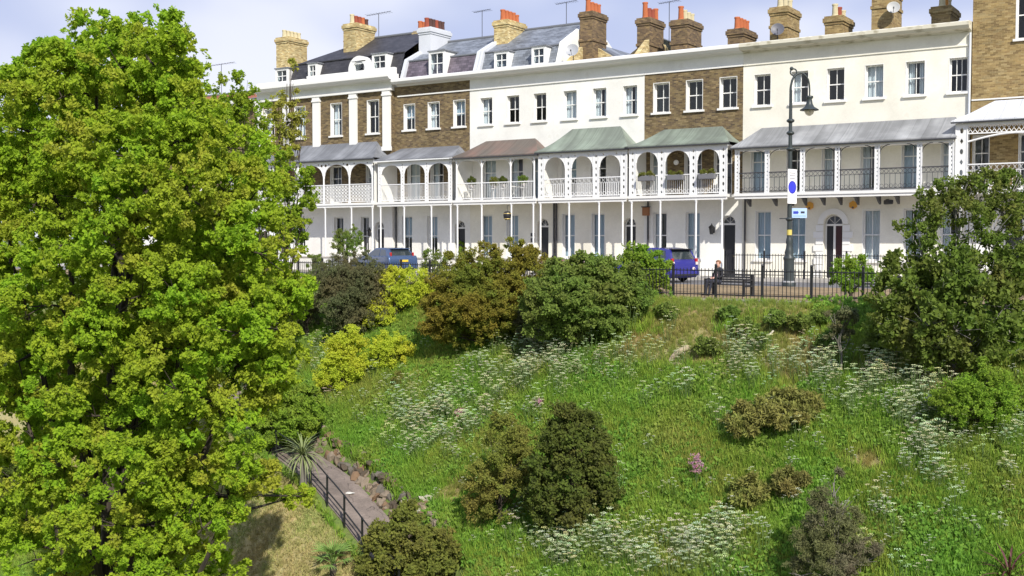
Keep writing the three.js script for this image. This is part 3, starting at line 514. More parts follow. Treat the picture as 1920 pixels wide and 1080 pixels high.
verandah(HW, { x0: -37.2, x1: -31.74, tl: -36.1, tr: -32.85, yt: 7.45, ye: 6.48, cols: [-37.0, -35.3, -33.4, -31.9], posts: [-36.95, -35.3, -33.35, -31.95], bracket: true, mat: M.rust, bh: 0.95, bal: { gap: 0.11, r: 0.006, rr: 0.006 }, screens: [-37.1] });

// ---- white house with butterfly roof between tall chimneys
const HV = house('terraced_house', 'white rendered house with green copper verandah and net curtains', -31.7, -26.22, { bands: w3, windows: [W2(-30.65, 2), W2(-28.85, 1), W2(-27.05, 1), F1(-30.7, 3), F1(-28.9), F1(-27.2), G0(-30.73, 4), G0(-28.92, 4), D0(-27.05, 0.72, 3.05)] });
cornice(HV, -31.7, -26.22); str(HV, -31.69, -26.23, 10.35);
for (const [x, w] of [[-31.45, 0.28], [-27.3, 0.28]]) { const s = new THREE.Shape([[-1.0, 10.9], [-1.0, 11.55], [-2.4, 12.6], [-4.4, 12.6], [-6, 11.5], [-7.8, 11.2], [-7.8, 10.9]].map(p => new THREE.Vector2(...p))); mesh('party_parapet', metric(new THREE.ExtrudeGeometry(s, { depth: w, bevelEnabled: false }).rotateY(-Math.PI / 2).translate(x - HV.ox + w / 2, 0, 0)), M.brickCream, HV.g); }
{ const s = new THREE.Shape([[-31.2, 10.95], [-31.2, 12.9], [-29.3, 11.7], [-27.4, 12.9], [-27.4, 10.95]].map(([x, y]) => new THREE.Vector2(x - HV.ox, y))); mesh('butterfly_wall', metric(new THREE.ExtrudeGeometry(s, { depth: 0.25, bevelEnabled: false }).translate(0, 0, -3.4)), M.brickCream, HV.g);
  for (const d of [-1, 1]) mesh('roof_slope', new THREE.BoxGeometry(2.3, 0.08, 4.4).rotateZ(d * 0.56).translate(-29.3 - HV.ox + d * 1.0, 12.36, -5.8), M.slateGrey, HV.g); }
chimney(HV, -31.5, -30.7, -2.5, -4.1, 11.0, 14.55, M.brickDark, [[O, .72], [O, .6], [O, .6], [O, .6]], { belt: 12.9 });
chimney(HV, -27.9, -27.15, -2.4, -4.1, 11.0, 13.8, M.brickDark, [[O, .85], [R_, .6], [R_, .6], [O, .72]], { belt: 12.3 });
verandah(HV, { x0: -31.62, x1: -26.36, tl: -30.5, tr: -27.6, yt: 7.82, ye: 6.55, conc: 0.5, cols: [-31.45, -29.8, -28.15, -26.55], posts: [-31.5, -29.75, -27.97, -26.6], colW: 0.34, arch: 5.62, mat: M.copper, bal: { gap: 0.12, r: 0.013, mid: 0.24, rr: 0.014, foot: true }, screens: [-31.5] });

// ---- brown brick house with white-lined windows, copper verandah
const HD = house('terraced_house', 'brown brick house with copper verandah and planters on its railing', -26.22, -20.88, { bands: [{ y0: 0.02, y1: 4.0, mat: M.white }, { y0: 4.0, y1: 7.0, mat: M.brick }, { y0: 7.0, y1: 10.42, mat: M.brick }, { y0: 10.42, y1: 10.95, mat: M.white }], windows: [W2(-25.27, 0, { w: 0.92, z: -0.24 }), W2(-23.45, 0, { w: 0.92, z: -0.24 }), W2(-21.65, 0, { w: 0.92, z: -0.24 }), F1(-25.4, 2), F1(-23.5), F1(-21.9), G0(-25.32, 5), G0(-23.5, 4), D0(-21.6, 0.74, 3.1)] });
cornice(HD, -26.22, -20.88); str(HD, -26.21, -20.89, 10.35, 0, 0.07, 0.05);
chimney(HD, -25.95, -25.0, -2.5, -4.3, 11.0, 13.5, M.brickDark, [[O, .72], [K, .6], [K, .55], [K, .55]], { belt: 12.2 });
chimney(HD, -22.75, -21.9, -2.5, -4.2, 11.0, 12.7, M.brickDark, [[O, .62], [O, .62], [O, .62], [O, .62]]);
verandah(HD, { x0: -26.26, x1: -20.98, tl: -25.1, tr: -21.95, yt: 7.5, ye: 6.58, conc: 0.5, cols: [-26.05, -24.45, -22.75, -21.2], posts: [-26.1, -24.51, -22.6, -21.25], colW: 0.36, arch: 5.75, mat: M.copper, bal: { gap: 0.11, r: 0.011, rr: 0.012, foot: true }, screens: [-26.15] });

// ---- wide cream house of six bays
const HC = house('terraced_house', 'wide cream house of six bays with a long grey verandah roof', -20.88, -10.42, { bands: [{ y0: 0.02, y1: 4.0, mat: M.cream }, { y0: 4.0, y1: 7.0, mat: M.cream }, { y0: 7.0, y1: 10.95, mat: M.cream }], windows: [...[-19.9, -18.06, -16.35, -14.58, -12.77, -10.94].map((x, i) => W2(x, [0, 5, 0, 2, 1, 0][i], { w: i === 5 ? 0.8 : 0.86, cols: i === 5 ? 3 : 2 })), ...[-20.0, -18.2, -16.5, -14.7, -12.85, -11.15].map((x, i) => F1(x, [4, 0, 5, 1, 4, 2][i])), G0(-19.8, 4), G0(-18.1, 4), D0(-16.38, 0.86, 3.08, { split: true }), G0(-14.62, 2), G0(-12.8, 1), G0(-11.2, 5)] });
cornice(HC, -20.88, -10.42, 0, 0, M.coping); str(HC, -20.87, -10.43, 10.35, 0, 0.06, 0.05, M.cream);
{ const q = []; for (const s of [-1, 1]) for (let k = 0; k < 8; k++) { const w = k % 2 ? 0.34 : 0.46; q.push(bx(s > 0 ? 0.46 : -0.46 - w, s > 0 ? 0.46 + w : -0.46, 0.14 + k * 0.31, 0.14 + k * 0.31 + 0.29, 0.002, 0.07)); }
  q.forEach(g => mesh('quoin_block', g, M.trim, HC.g, [-16.38 - HC.ox, 0, 0]));
  const s = new THREE.Shape(); s.absarc(0, 2.65, 0.72, 0, Math.PI, false); s.lineTo(-0.46, 2.65); s.absarc(0, 2.65, 0.46, Math.PI, 0, true); s.closePath();
  mesh('door_arch', new THREE.ExtrudeGeometry(s, { depth: 0.07, bevelEnabled: false }).translate(-16.38 - HC.ox, 0, 0.002), M.trim, HC.g); }
chimney(HC, -20.5, -19.6, -2.5, -4.3, 11.0, 13.55, M.brickYellow, [[K, .6], [K, .6], [K, .6]], { belt: 12.5 });
chimney(HC, -17.7, -16.85, -2.5, -4.2, 11.0, 12.8, M.brickYellow, [[K, .6], [R_, .55], [K, .5]]);
chimney(HC, -15.45, -14.5, -2.5, -4.3, 11.0, 13.9, M.brickYellow, [[K, .6], [K, .6], [K, .6]], { belt: 12.9 });
chimney(HC, -12.7, -11.85, -2.5, -4.2, 11.0, 12.7, M.brickYellow, [[K, .6], [AM, .6], [K, .55]]);
const VC = verandah(HC, { x0: -20.62, x1: -10.75, tl: -19.9, tr: -11.0, yt: 7.3, ye: 6.3, conc: 0.2, cols: [-20.5, -19.02, -17.33, -15.72, -13.95, -12.14, -10.82], colW: 0.2, mat: M.leadPale, bracket: true, bracketMat: M.darkIron, bh: 0.98, bal: { gap: 0.24, r: 0.009, mid: 0.2, rr: 0.011, foot: true, mat: M.darkIron } });
for (const x of [-20.1, -18.8, -18.0, -17.37, -16.5, -15.72, -14.95, -13.98, -13.16, -12.14, -11.3]) { const s = new THREE.Shape([[0, 3.97], [0.85, 3.97], [0.85, 3.85], [0.5, 3.8], [0.25, 3.62], [0, 3.5]].map(p => new THREE.Vector2(...p))); mesh('deck_bracket', new THREE.ExtrudeGeometry(s, { depth: 0.1, bevelEnabled: false }).rotateY(-Math.PI / 2).translate(x - HC.ox, -0.002, 0.75), M.darkIron, VC); }
for (const [H, x] of [[HV, -31.9], [HV, -31.45], [HD, -25.95], [HC, -20.7], [HC, -10.46], [HB, -42.6]]) mesh('downpipe', cyl(Math.max(x, H.x0 + 0.1) - H.ox, 0.12, x === -10.46 ? 10.9 : 3.95, 0.08, 0.05), x === -10.46 ? M.greyRender : M.gutter, H.g);

// ---- tall yellow brick house at the end with the pale verandah
const HE = house('terraced_house', 'tall yellow brick house with white lattice verandah', -10.38, -1.5, { top: 15.2, bands: [{ y0: 0.02, y1: 4.0, mat: M.white }, { y0: 4.0, y1: 7.3, mat: M.brickYellow }, { y0: 7.3, y1: 15.2, mat: M.brickYellow }], windows: [{ cx: -8.15, w: 1.0, y0: 10.45, y1: 12.5 }, { cx: -4.9, w: 1.0, y0: 10.45, y1: 12.5 }, F1(-7.9, 0, { w: 1.1 }), F1(-9.95, 0, { w: 0.7 }), F1(-4.6), G0(-8.6), G0(-6.4), D0(-4, 0.85, 3.1)] });
str(HE, -10.37, -1.5, 7.95, 0, 0.06, 0.04);
cornice(HE, -10.38, -1.5, 0, 4.2);
{ const D = verandah(HE, { x0: -10.68, x1: -1.7, tl: -9.4, tr: -2.6, yt: 7.9, ye: 6.95, conc: 0.3, cols: [-10.42, -6.2, -1.9], colW: 0.48, mat: M.leadWhite, posts: [-10.42, -6.2, -1.9], bal: { gap: 0.15, r: 0.012, mid: 0.24 } });
  for (const [a, b] of [[-10.18, -6.44], [-5.96, -2.14]]) { const g = [], L = v => v - HE.ox; for (let x = a; x < b - 0.2; x += 0.19) g.push(bar(V(L(x), 6.42, 1.6), V(L(x + 0.19), 6.72, 1.6), 0.016, 0.016, 4), bar(V(L(x + 0.19), 6.42, 1.6), V(L(x), 6.72, 1.6), 0.016, 0.016, 4));
    g.push(bx(L(a), L(b), 6.37, 6.42, 1.57, 1.63), bx(L(a), L(b), 6.72, 6.75, 1.57, 1.63)); mesh('lattice_frieze', g, M.iron, D);
    const c = []; for (let k = 0; k <= 16; k++) { const t = k / 16; c.push(V(L(lerp(a, b, t)), 6.05 + 0.3 * Math.sin(Math.PI * t), 1.6)); } const q = []; for (let k = 0; k < 16; k++) q.push(bar(c[k], c[k + 1], 0.045, 0.045, 5)); mesh('shallow_arch', q, M.iron, D); } }
// ---- lower red-roofed house, glimpsed through the oak
const HR = house('terraced_house', 'house with red tiled roof glimpsed through the oak crown', -66, -54.1, { top: 10.6, bands: [{ y0: 0.02, y1: 4, mat: M.white }, { y0: 4, y1: 7, mat: M.brick }, { y0: 7, y1: 10.6, mat: M.brick }], windows: [W2(-64.5), W2(-62), W2(-59.5), W2(-57), F1(-64.5), F1(-62), F1(-59.5), F1(-57), G0(-64), G0(-60), G0(-57)] });
cornice(HR, -66, -54.1, 0, -0.35);
mansard(HR, -66, -54.6, [STD(lin(0.30, 0.10, 0.05), 0.9), STD(lin(0.30, 0.10, 0.05), 0.9)], { yb: 10.6, y1: 11.3, y2: 12.3 });
chimney(HR, -65.6, -64.7, -2.5, -4.2, 11.0, 13.1, STD(lin(0.33, 0.11, 0.06), 0.9), [[O, .6], [O, .6], [O, .6]]);

// ------------------------------------------------------------------ roof furniture
function aerial(px, py, px2, label, z = -4, drop = 1.6) {
  const a = onWall(px, py, z), g = thing('television_aerial', label, 'aerial', [a.x, a.y - drop, a.z]), w = Math.abs(onWall(px2, py, z).x - a.x);
  mesh('mast', cyl(0, 0, drop, 0, 0.02), M.darkIron, g);
  const q = [bar(V(-w, drop - 0.05, 0), V(w, drop + 0.03, 0), 0.014)]; for (let i = -4; i <= 4; i++) q.push(bar(V(w * i / 4.4, drop - 0.02, -0.28), V(w * i / 4.4, drop - 0.02, 0.28), 0.007));
  mesh('boom', q, M.darkIron, g); return g;
}
aerial(710, 25, 733, 'wide television aerial above the black mansard roof', -4.3, 2.1);
aerial(904, 20, 920, 'television aerial above the purple slate mansard', -5, 1.9);
aerial(1062, 4, 1082, 'television aerial above the grey slate mansard', -5, 1.7);
aerial(1255, 3, 1275, 'television aerial between two dark brick chimney stacks', -4.3, 3.3);
aerial(415, 120, 440, 'television aerial rising behind the oak crown', -5, 2.4);
function dish(px, py, z, r, label, mat = M.darkIron, turn = 0.3) {
  const p = onWall(px, py, z), g = thing('satellite_dish', label, 'satellite dish', [p.x, p.y, p.z], turn);
  const pr = []; for (let i = 0; i <= 8; i++) pr.push(new THREE.Vector2(r * i / 8, 0.25 * r * (i / 8) ** 2)); for (let i = 8; i >= 0; i--) pr.push(new THREE.Vector2(r * i / 8, 0.25 * r * (i / 8) ** 2 - 0.012));
  mesh('reflector', new THREE.LatheGeometry(pr, 20).rotateX(Math.PI / 2 - 0.35), mat, g);
  mesh('feed_arm', [bar(V(0, -r * 0.8, 0.1), V(0, -0.05, r * 1.0), 0.012), bx(-0.03, 0.03, -0.09, 0.0, r * 0.95, r * 1.12)], M.gutter, g);
  mesh('wall_bracket', [bar(V(0, -0.02, -0.02), V(0, -0.1, -0.22), 0.022), bar(V(0, -0.1, -0.22), V(0, -r - 0.15, -0.25), 0.022)], M.gutter, g);
}
dish(1073, 95, -0.35, 0.36, 'grey satellite dish below the white gable', STD(lin(0.35, 0.36, 0.38), 0.5));
dish(1458, 56, -2.1, 0.33, 'dark grey satellite dish on a yellow brick chimney', STD(lin(0.12, 0.12, 0.14), 0.5));
dish(1675, 15, -2.2, 0.3, 'pale satellite dish high on a chimney stack', STD(lin(0.42, 0.42, 0.41), 0.6));

// ------------------------------------------------------------------ things on the house fronts
function alarm(x, y, label) { const g = thing('alarm_box', label, 'alarm box', [x, y, 0.01], 0, null); mesh('cover', new THREE.CylinderGeometry(0.19, 0.2, 0.1, 6).rotateX(Math.PI / 2).translate(0, 0, 0.05), STD(lin(0.75, 0.38, 0.06), 0.5), g); mesh('strobe', new THREE.SphereGeometry(0.05, 8, 6).translate(0, -0.12, 0.1), STD(lin(0.1, 0.08, 0.1), 0.3), g); }
alarm(-17.5, 3.52, 'orange alarm box on the cream wall, beside the window'); alarm(-15.45, 3.52, 'orange alarm box on the cream wall, right over the door side');
{ const g = thing('security_camera', 'dark security camera on a bracket under the long verandah', 'camera', [-13.9, 3.55, 0.02]); mesh('bracket', [bar(V(0, 0.1, 0), V(0.1, 0.12, 0.45), 0.03), bx(-0.08, 0.08, 0.02, 0.2, 0, 0.03)], M.darkIron, g); mesh('housing', new RoundedBoxGeometry(0.2, 0.2, 0.62, 2, 0.05).rotateY(0.7).translate(0.2, 0.05, 0.6), M.darkIron, g); }
{ const g = thing('hanging_sign', 'round gold and black hanging sign below the white house verandah', 'sign', [-33.42, 3.22, 1.9]); g.scale.setScalar(0.72);
  mesh('sign_body', new THREE.LatheGeometry([[0.02, -0.36], [0.16, -0.35], [0.27, -0.2], [0.3, 0], [0.27, 0.2], [0.16, 0.3], [0.02, 0.31]].map(p => new THREE.Vector2(...p)), 18), M.black, g);
  for (const [y, r] of [[-0.26, 0.235], [0.13, 0.285]]) mesh('gold_band', new THREE.TorusGeometry(r, 0.035, 6, 22).rotateX(Math.PI / 2).translate(0, y, 0), STD(lin(0.72, 0.56, 0.22), 0.35, { metalness: 0.6 }), g);
  mesh('hanger', [bar(V(0, 0.3, 0), V(0, 0.74, 0), 0.015), bar(V(0, 0.72, 0), V(0, 0.72, -0.25), 0.02)], M.black, g); }
{ const g = thing('wall_plaques', 'two small dark plaques one above the other by the front door', 'plaque', [-33.0, 0, 0.01]); mesh('plaque', bx(-0.12, 0.12, 2.1, 2.28, 0, 0.03), M.darkIron, g); mesh('plaque', bx(-0.12, 0.12, 1.78, 2.0, 0, 0.03), M.darkIron, g); }
{ const g = thing('globe_lamp', 'white globe lamp hanging in the copper verandah', 'lamp', [-24.0, 5.75, 0.9]); mesh('globe', new THREE.SphereGeometry(0.13, 14, 10), STD(lin(0.8, 0.78, 0.7), 0.3), g); mesh('chain', cyl(0, 0.1, 0.68, 0, 0.01), M.darkIron, g); }
function lantern(x, y, label) { const g = thing('wall_lantern', label, 'lantern', [x, y, 0.02]); mesh('cage', [new THREE.CylinderGeometry(0.13, 0.08, 0.34, 6).translate(0, 0, 0.28), new THREE.ConeGeometry(0.17, 0.16, 6).translate(0, 0.25, 0.28)], M.black, g); mesh('arm', [bar(V(0, 0.1, 0), V(0, 0.36, 0.28), 0.018), bx(-0.05, 0.05, -0.1, 0.2, 0, 0.03)], M.black, g); }
lantern(-22.35, 2.35, 'black wall lantern beside the copper verandah house door'); lantern(-44.5, 2.3, 'black wall lantern beside the pilastered house door');
{ const g = thing('wall_lantern', 'brown box lantern on the downpipe corner', 'lantern', [-26.0, 3.35, 0.1]); mesh('box', bx(-0.16, 0.16, -0.2, 0.22, 0, 0.22), STD(lin(0.32, 0.14, 0.06), 0.7), g); mesh('cap', bx(-0.2, 0.2, 0.22, 0.27, -0.02, 0.26), M.black, g); }

// ------------------------------------------------------------------ foliage kit
const leafMat = (rough = 0.75, tr = 0.35) => new THREE.MeshPhysicalMaterial({ color: 0xffffff, roughness: rough, transmission: tr, thickness: 0, specularIntensity: 0.25, side: THREE.DoubleSide });
M.leaf = leafMat(1, 0.42); M.leafDull = leafMat(1, 0.3); M.petal = STD(0xffffff, 0.9);
function leafCluster(n, len, wid, spread, up = 0.25, droop = 0.15) {   // leaves of two folded faces round a twig end
  const pos = []; const q = new THREE.Vector3(), s = new THREE.Vector3(), d = new THREE.Vector3(), nn = new THREE.Vector3();
  for (let i = 0; i < n; i++) {
    d.set(gauss(), gauss() + up, gauss()).normalize(); q.set(gauss(), gauss(), gauss()).multiplyScalar(spread);
    s.set(gauss(), gauss(), gauss()).cross(d).normalize(); nn.crossVectors(d, s);
    const l = len * rr(0.7, 1.2), w = wid * rr(0.7, 1.2), b = q.clone(), t = q.clone().addScaledVector(d, l).addScaledVector(V(0, -1, 0), droop * l), m = q.clone().addScaledVector(d, l * 0.52).addScaledVector(nn, l * 0.08);
    const a1 = m.clone().addScaledVector(s, w / 2).addScaledVector(nn, -w * 0.18), a2 = m.clone().addScaledVector(s, -w / 2).addScaledVector(nn, -w * 0.18);
    for (const [A, B, C] of [[b, a1, t], [b, t, a2]]) pos.push(A.x, A.y, A.z, B.x, B.y, B.z, C.x, C.y, C.z);
  }
  const g = new THREE.BufferGeometry(); g.setAttribute('position', new THREE.Float32BufferAttribute(pos, 3)); g.computeVertexNormals(); return g;
}
const dm = new THREE.Object3D(), cc = new THREE.Color();
function instances(name, geo, mat, list) {                    // list of [x, y, z, scale, color, turnSeed, tilt]
  const im = new THREE.InstancedMesh(geo, mat, list.length); im.name = name; im.castShadow = im.receiveShadow = true;
  list.forEach(([x, y, z, s, c, r, tilt], i) => {
    dm.position.set(x, y, z); dm.scale.setScalar(s);
    if (tilt === undefined) dm.rotation.set(rnd() * 6.28, rnd() * 6.28, rnd() * 6.28); else dm.rotation.set(gauss() * tilt, rnd() * 6.28, gauss() * tilt);
    dm.updateMatrix(); im.setMatrixAt(i, dm.matrix); im.setColorAt(i, cc.setRGB(c[0], c[1], c[2]));
  });
  im.userData.kind = 'stuff'; return im;
}
const tone = (pal, x, y, z, f = 0.9) => {                     // patchy mix of leaf colours
  const k = clamp(0.5 + 0.9 * nz(x * f, y * f, z * f) + 0.35 * gauss()) * (pal.length - 1), i = Math.min(pal.length - 2, Math.floor(k)), t = k - i;
  return [0, 1, 2].map(j => lerp(pal[i][j], pal[i + 1][j], t));
};
// lobes: [x, y, z, rx, ry, rz]; leaves gather in small clumps over each lobe, thinning inwards
function crown(parent, lobes0, o) {
  const lobes = lobes0.slice();
  if (o.shoots !== 0) for (const [x, y, z, rx, ry, rz] of lobes0) for (let k = 0; k < 2; k++) { const d = V(gauss(), gauss() + 0.35, gauss()).normalize(), f = rr(0.95, 1.3), q = rr(0.16, 0.34); lobes.push([x + d.x * rx * f, y + d.y * ry * f, z + d.z * rz * f, rx * q, ry * q * 1.2, rz * q]); }
  const { per: perArea = 60, geo, pal, mat = M.leaf, scale = [0.6, 1.35], clump = 0.34, clumps = 5.2, hollow = 0.62, gap = 0.0, org = [0, 0, 0], name = 'crown', low = -0.75 } = o, list = [];
  for (const [x, y, z, rx, ry, rz] of lobes) {
    const R = (rx + ry + rz) / 3, area = 4 * Math.PI * R * R, nc = Math.max(4, Math.round(area * clumps / (R > 0.5 ? 1 : 0.6)));
    for (let k = 0; k < nc; k++) {
      const d = V(gauss(), gauss(), gauss()).normalize(); if (d.y < low && rnd() < 0.7) continue;
      const sh = rnd() < 0.8 ? rr(0.82, 1.04) : rr(hollow, 0.85);
      const bump = 1 + 0.16 * nz((x + d.x * rx) * 1.1, (y + d.y * ry) * 1.1, (z + d.z * rz) * 1.1);
      const cx = x + d.x * rx * sh * bump, cy = y + d.y * ry * sh * bump, cz = z + d.z * rz * sh * bump;
      if (gap && nz(cx * 1.3 + 9, cy * 1.3, cz * 1.3) < -0.42 + gap) continue;
      const cr = Math.min(clump, R * 0.55) * rr(0.7, 1.3), m = Math.round(perArea / clumps * rr(0.7, 1.3));
      const base = tone(pal, cx * 0.9, cy * 0.9, cz * 0.9, 1);
      for (let i = 0; i < m; i++) {
        const a = V(gauss(), gauss() * 0.7 + 0.12, gauss()).multiplyScalar(cr * 1.15);
        list.push([cx + a.x - org[0], cy + a.y - org[1], cz + a.z - org[2], rr(...scale), base]);
      }
    }
  }
  const im = instances(name, geo, mat, list); parent.add(im); return list.length;
}
const PAL = {                                                 // leaf colours: hues of one brightness, mixed at random by plant
  oak: [[0.27, 0.455, 0.022], [0.30, 0.45, 0.022], [0.33, 0.445, 0.025], [0.36, 0.435, 0.03], [0.39, 0.415, 0.04]],
  maple: [[0.24, 0.395, 0.022], [0.27, 0.39, 0.025], [0.31, 0.38, 0.028]],
  wispy: [[0.39, 0.42, 0.065], [0.43, 0.41, 0.075]],
  dark: [[0.115, 0.165, 0.025], [0.13, 0.16, 0.028], [0.15, 0.155, 0.035]],
  greyGreen: [[0.14, 0.17, 0.07], [0.16, 0.165, 0.075], [0.18, 0.16, 0.075]],
  bronze: [[0.25, 0.205, 0.03], [0.24, 0.215, 0.03], [0.22, 0.225, 0.03], [0.19, 0.24, 0.035]],
  green: [[0.18, 0.29, 0.05], [0.205, 0.285, 0.052], [0.235, 0.275, 0.06]],
  gold: [[0.52, 0.62, 0.05], [0.56, 0.61, 0.05], [0.60, 0.59, 0.055]],
  fig: [[0.145, 0.23, 0.03], [0.165, 0.225, 0.035], [0.20, 0.215, 0.045]],
  bright: [[0.21, 0.37, 0.03], [0.24, 0.365, 0.035], [0.27, 0.36, 0.04]],
  purple: [[0.20, 0.165, 0.11], [0.195, 0.18, 0.105], [0.18, 0.19, 0.08], [0.19, 0.20, 0.075]],
  olive: [[0.20, 0.235, 0.04], [0.22, 0.23, 0.045], [0.245, 0.22, 0.05]],
};
const LG = { oak: leafCluster(14, 0.088, 0.058, 0.07), tawny: leafCluster(20, 0.17, 0.009, 0.07, 0.6, 0.35), small: leafCluster(13, 0.06, 0.036, 0.06), mid: leafCluster(11, 0.085, 0.055, 0.07), big: leafCluster(9, 0.125, 0.095, 0.085), needle: leafCluster(14, 0.10, 0.016, 0.06), tiny: leafCluster(14, 0.042, 0.028, 0.055) };

// ------------------------------------------------------------------ the big oak (crown traced lobe by lobe, each at its own depth)
{
  const Z0 = 24.6, base = atDepth(215, 540, Z0 + 0.3); base.y = ground(base.x, base.z) - 0.15;
  const T = thing('oak_tree', 'huge oak in fresh yellow-green leaf beside the footpath', 'tree', [base.x, base.y, base.z]);
  const px = [[178, 62, 48], [250, 72, 48], [312, 78, 42], [345, 130, 38], [285, 135, 55], [205, 130, 55], [128, 120, 42], [92, 108, 34], [40, 165, 45], [100, 190, 62], [185, 205, 70], [270, 205, 62], [345, 195, 48], [20, 235, 58], [385, 245, 55], [320, 275, 70], [230, 290, 78], [140, 285, 74], [55, 300, 70], [-30, 300, 70], [440, 285, 60], [410, 345, 68], [330, 360, 76], [240, 380, 80], [150, 375, 76], [60, 390, 74], [-25, 400, 70], [480, 360, 55], [470, 430, 62], [390, 440, 74], [300, 455, 78], [205, 470, 78], [110, 470, 70], [20, 490, 74], [505, 480, 50], [535, 545, 42], [485, 545, 58], [415, 535, 66], [330, 545, 70], [245, 560, 62], [60, 575, 66], [-25, 590, 66], [500, 625, 48], [435, 630, 62], [350, 640, 64], [270, 650, 52], [150, 655, 50], [30, 680, 62], [465, 690, 38], [395, 715, 52], [310, 720, 52], [210, 745, 55], [110, 745, 50], [-10, 765, 58], [355, 795, 50], [265, 800, 44], [60, 820, 50], [150, 835, 46], [445, 870, 40], [485, 895, 30], [405, 925, 44], [330, 890, 42], [230, 900, 52], [120, 920, 36], [20, 915, 46], [440, 950, 30], [370, 1000, 46], [280, 985, 55], [190, 985, 48], [60, 1050, 48], [130, 1075, 46], [240, 1070, 58], [340, 1080, 54], [420, 1075, 34], [-10, 1010, 40], [180, 620, 44], [110, 650, 40], [545, 590, 34], [535, 650, 38], [510, 700, 38], [490, 745, 36], [440, 775, 34], [210, 680, 40], [330, 600, 44], [20, 740, 44], [260, 740, 40], [160, 780, 40], [90, 860, 40], [200, 860, 40], [300, 850, 38], [350, 940, 38], [130, 985, 38], [30, 980, 38], [300, 1040, 40], [540, 935, 17], [572, 930, 12], [515, 925, 18]];
  const lobes = [], skel = [];
  for (const [x, y, r] of px) {
    const u = clamp(Math.hypot((x - 235) / 360, (y - 520) / 640), 0, 1), Z = Z0 + 1.2 - 4.2 * Math.sqrt(1 - u * u) * rr(0.55, 1.0) + (y > 850 ? -0.6 : 0);
    const p = atDepth(x, y, Z), R = r / FPX * Z; lobes.push([p.x, p.y, p.z, R, R * 0.8, R]); skel.push([p, R]);
  }
  const back = [];                                            // the far side of the crown, coarser
  for (const a of px) for (let k = 0; k < 1; k++) { const p = atDepth(lerp(Math.min(a[0], a[1] > 640 ? 400 : 600) + rr(-30, 10), 215, 0.22), lerp(a[1] + rr(-40, 40), 520, 0.1), Z0 + rr(1.2, 4.2)), q = a[1] > 640 ? 0.62 : 0.85; back.push([p.x, p.y, p.z, q, q * 0.85, q]); }
  const org = [base.x, base.y, base.z];
  const limbs = [];
  const topP = atDepth(225, 330, Z0), trunkPts = [V(0, -0.2, 0), V(0.1, 3, 0.05), V(-0.1, 6.5, 0.1), topP.clone().sub(base)];
  limbs.push(tubePath(trunkPts, [0.46, 0.36, 0.26, 0.1], 10));
  const tr = new THREE.CatmullRomCurve3(trunkPts);
  const prim = [[180, 120], [290, 130], [60, 250], [380, 260], [450, 420], [20, 480], [480, 600], [330, 560], [130, 600], [430, 760], [40, 760], [260, 760], [430, 930], [130, 930], [300, 980]].map(([x, y]) => {
    const q = atDepth(x, y, Z0 - 0.6).sub(base), t = clamp((q.y - 2.5) / (topP.y - base.y) * 0.8, 0.2, 0.9), s = tr.getPoint(t);
    const pts = [s, s.clone().lerp(q, 0.35).add(V(rr(-.3, .3), -0.15, rr(-.3, .3))), s.clone().lerp(q, 0.7).add(V(rr(-.3, .3), 0.15, rr(-.3, .3))), q]; limbs.push(tubePath(pts, [0.12, 0.085, 0.055, 0.025], 7)); return new THREE.CatmullRomCurve3(pts).getPoints(10);
  });
  skel.forEach(([p, R]) => {
    const q = p.clone().sub(base); let bs = null, bd = 1e9; for (const c of prim) for (const v of c) { const d = v.distanceTo(q) + (v.y > q.y + 0.3 ? 1.5 : 0); if (d < bd) { bd = d; bs = v; } }
    const m = bs.clone().lerp(q, 0.5).add(V(rr(-0.15, 0.15), rr(-0.1, 0.15), rr(-0.15, 0.15)));
    limbs.push(tubePath([bs, m, q], [0.045, 0.03, 0.012], 5));
    for (let k = 0; k < 2; k++) limbs.push(bar(m.clone().lerp(q, 0.6), q.clone().add(V(gauss(), gauss() + 0.2, gauss()).normalize().multiplyScalar(R * 0.85)), 0.016, 0.006, 4));
  });
  mesh('trunk', limbs, M.bark, T);
  const up = lobes.filter((l, i) => px[i][1] < 540), dn = lobes.filter((l, i) => px[i][1] >= 540), grow = k => l => [l[0], l[1], l[2], l[3] * k, l[4] * k, l[5] * k];
  crown(T, up.map(grow(1.04)), { per: 66, clumps: 5.4, clump: 0.25, geo: LG.oak, pal: PAL.oak, org, gap: 0.12, hollow: 0.6 });
  crown(T, dn.map(grow(1.13)), { per: 66, clumps: 5.4, clump: 0.24, geo: LG.oak, pal: PAL.oak, org, gap: 0.12, hollow: 0.65, name: 'lower_crown' });
  crown(T, back, { per: 20, clumps: 2.6, clump: 0.38, geo: LG.oak, pal: PAL.oak, org, gap: 0.05, scale: [1.2, 1.7], name: 'inner_crown' });
}
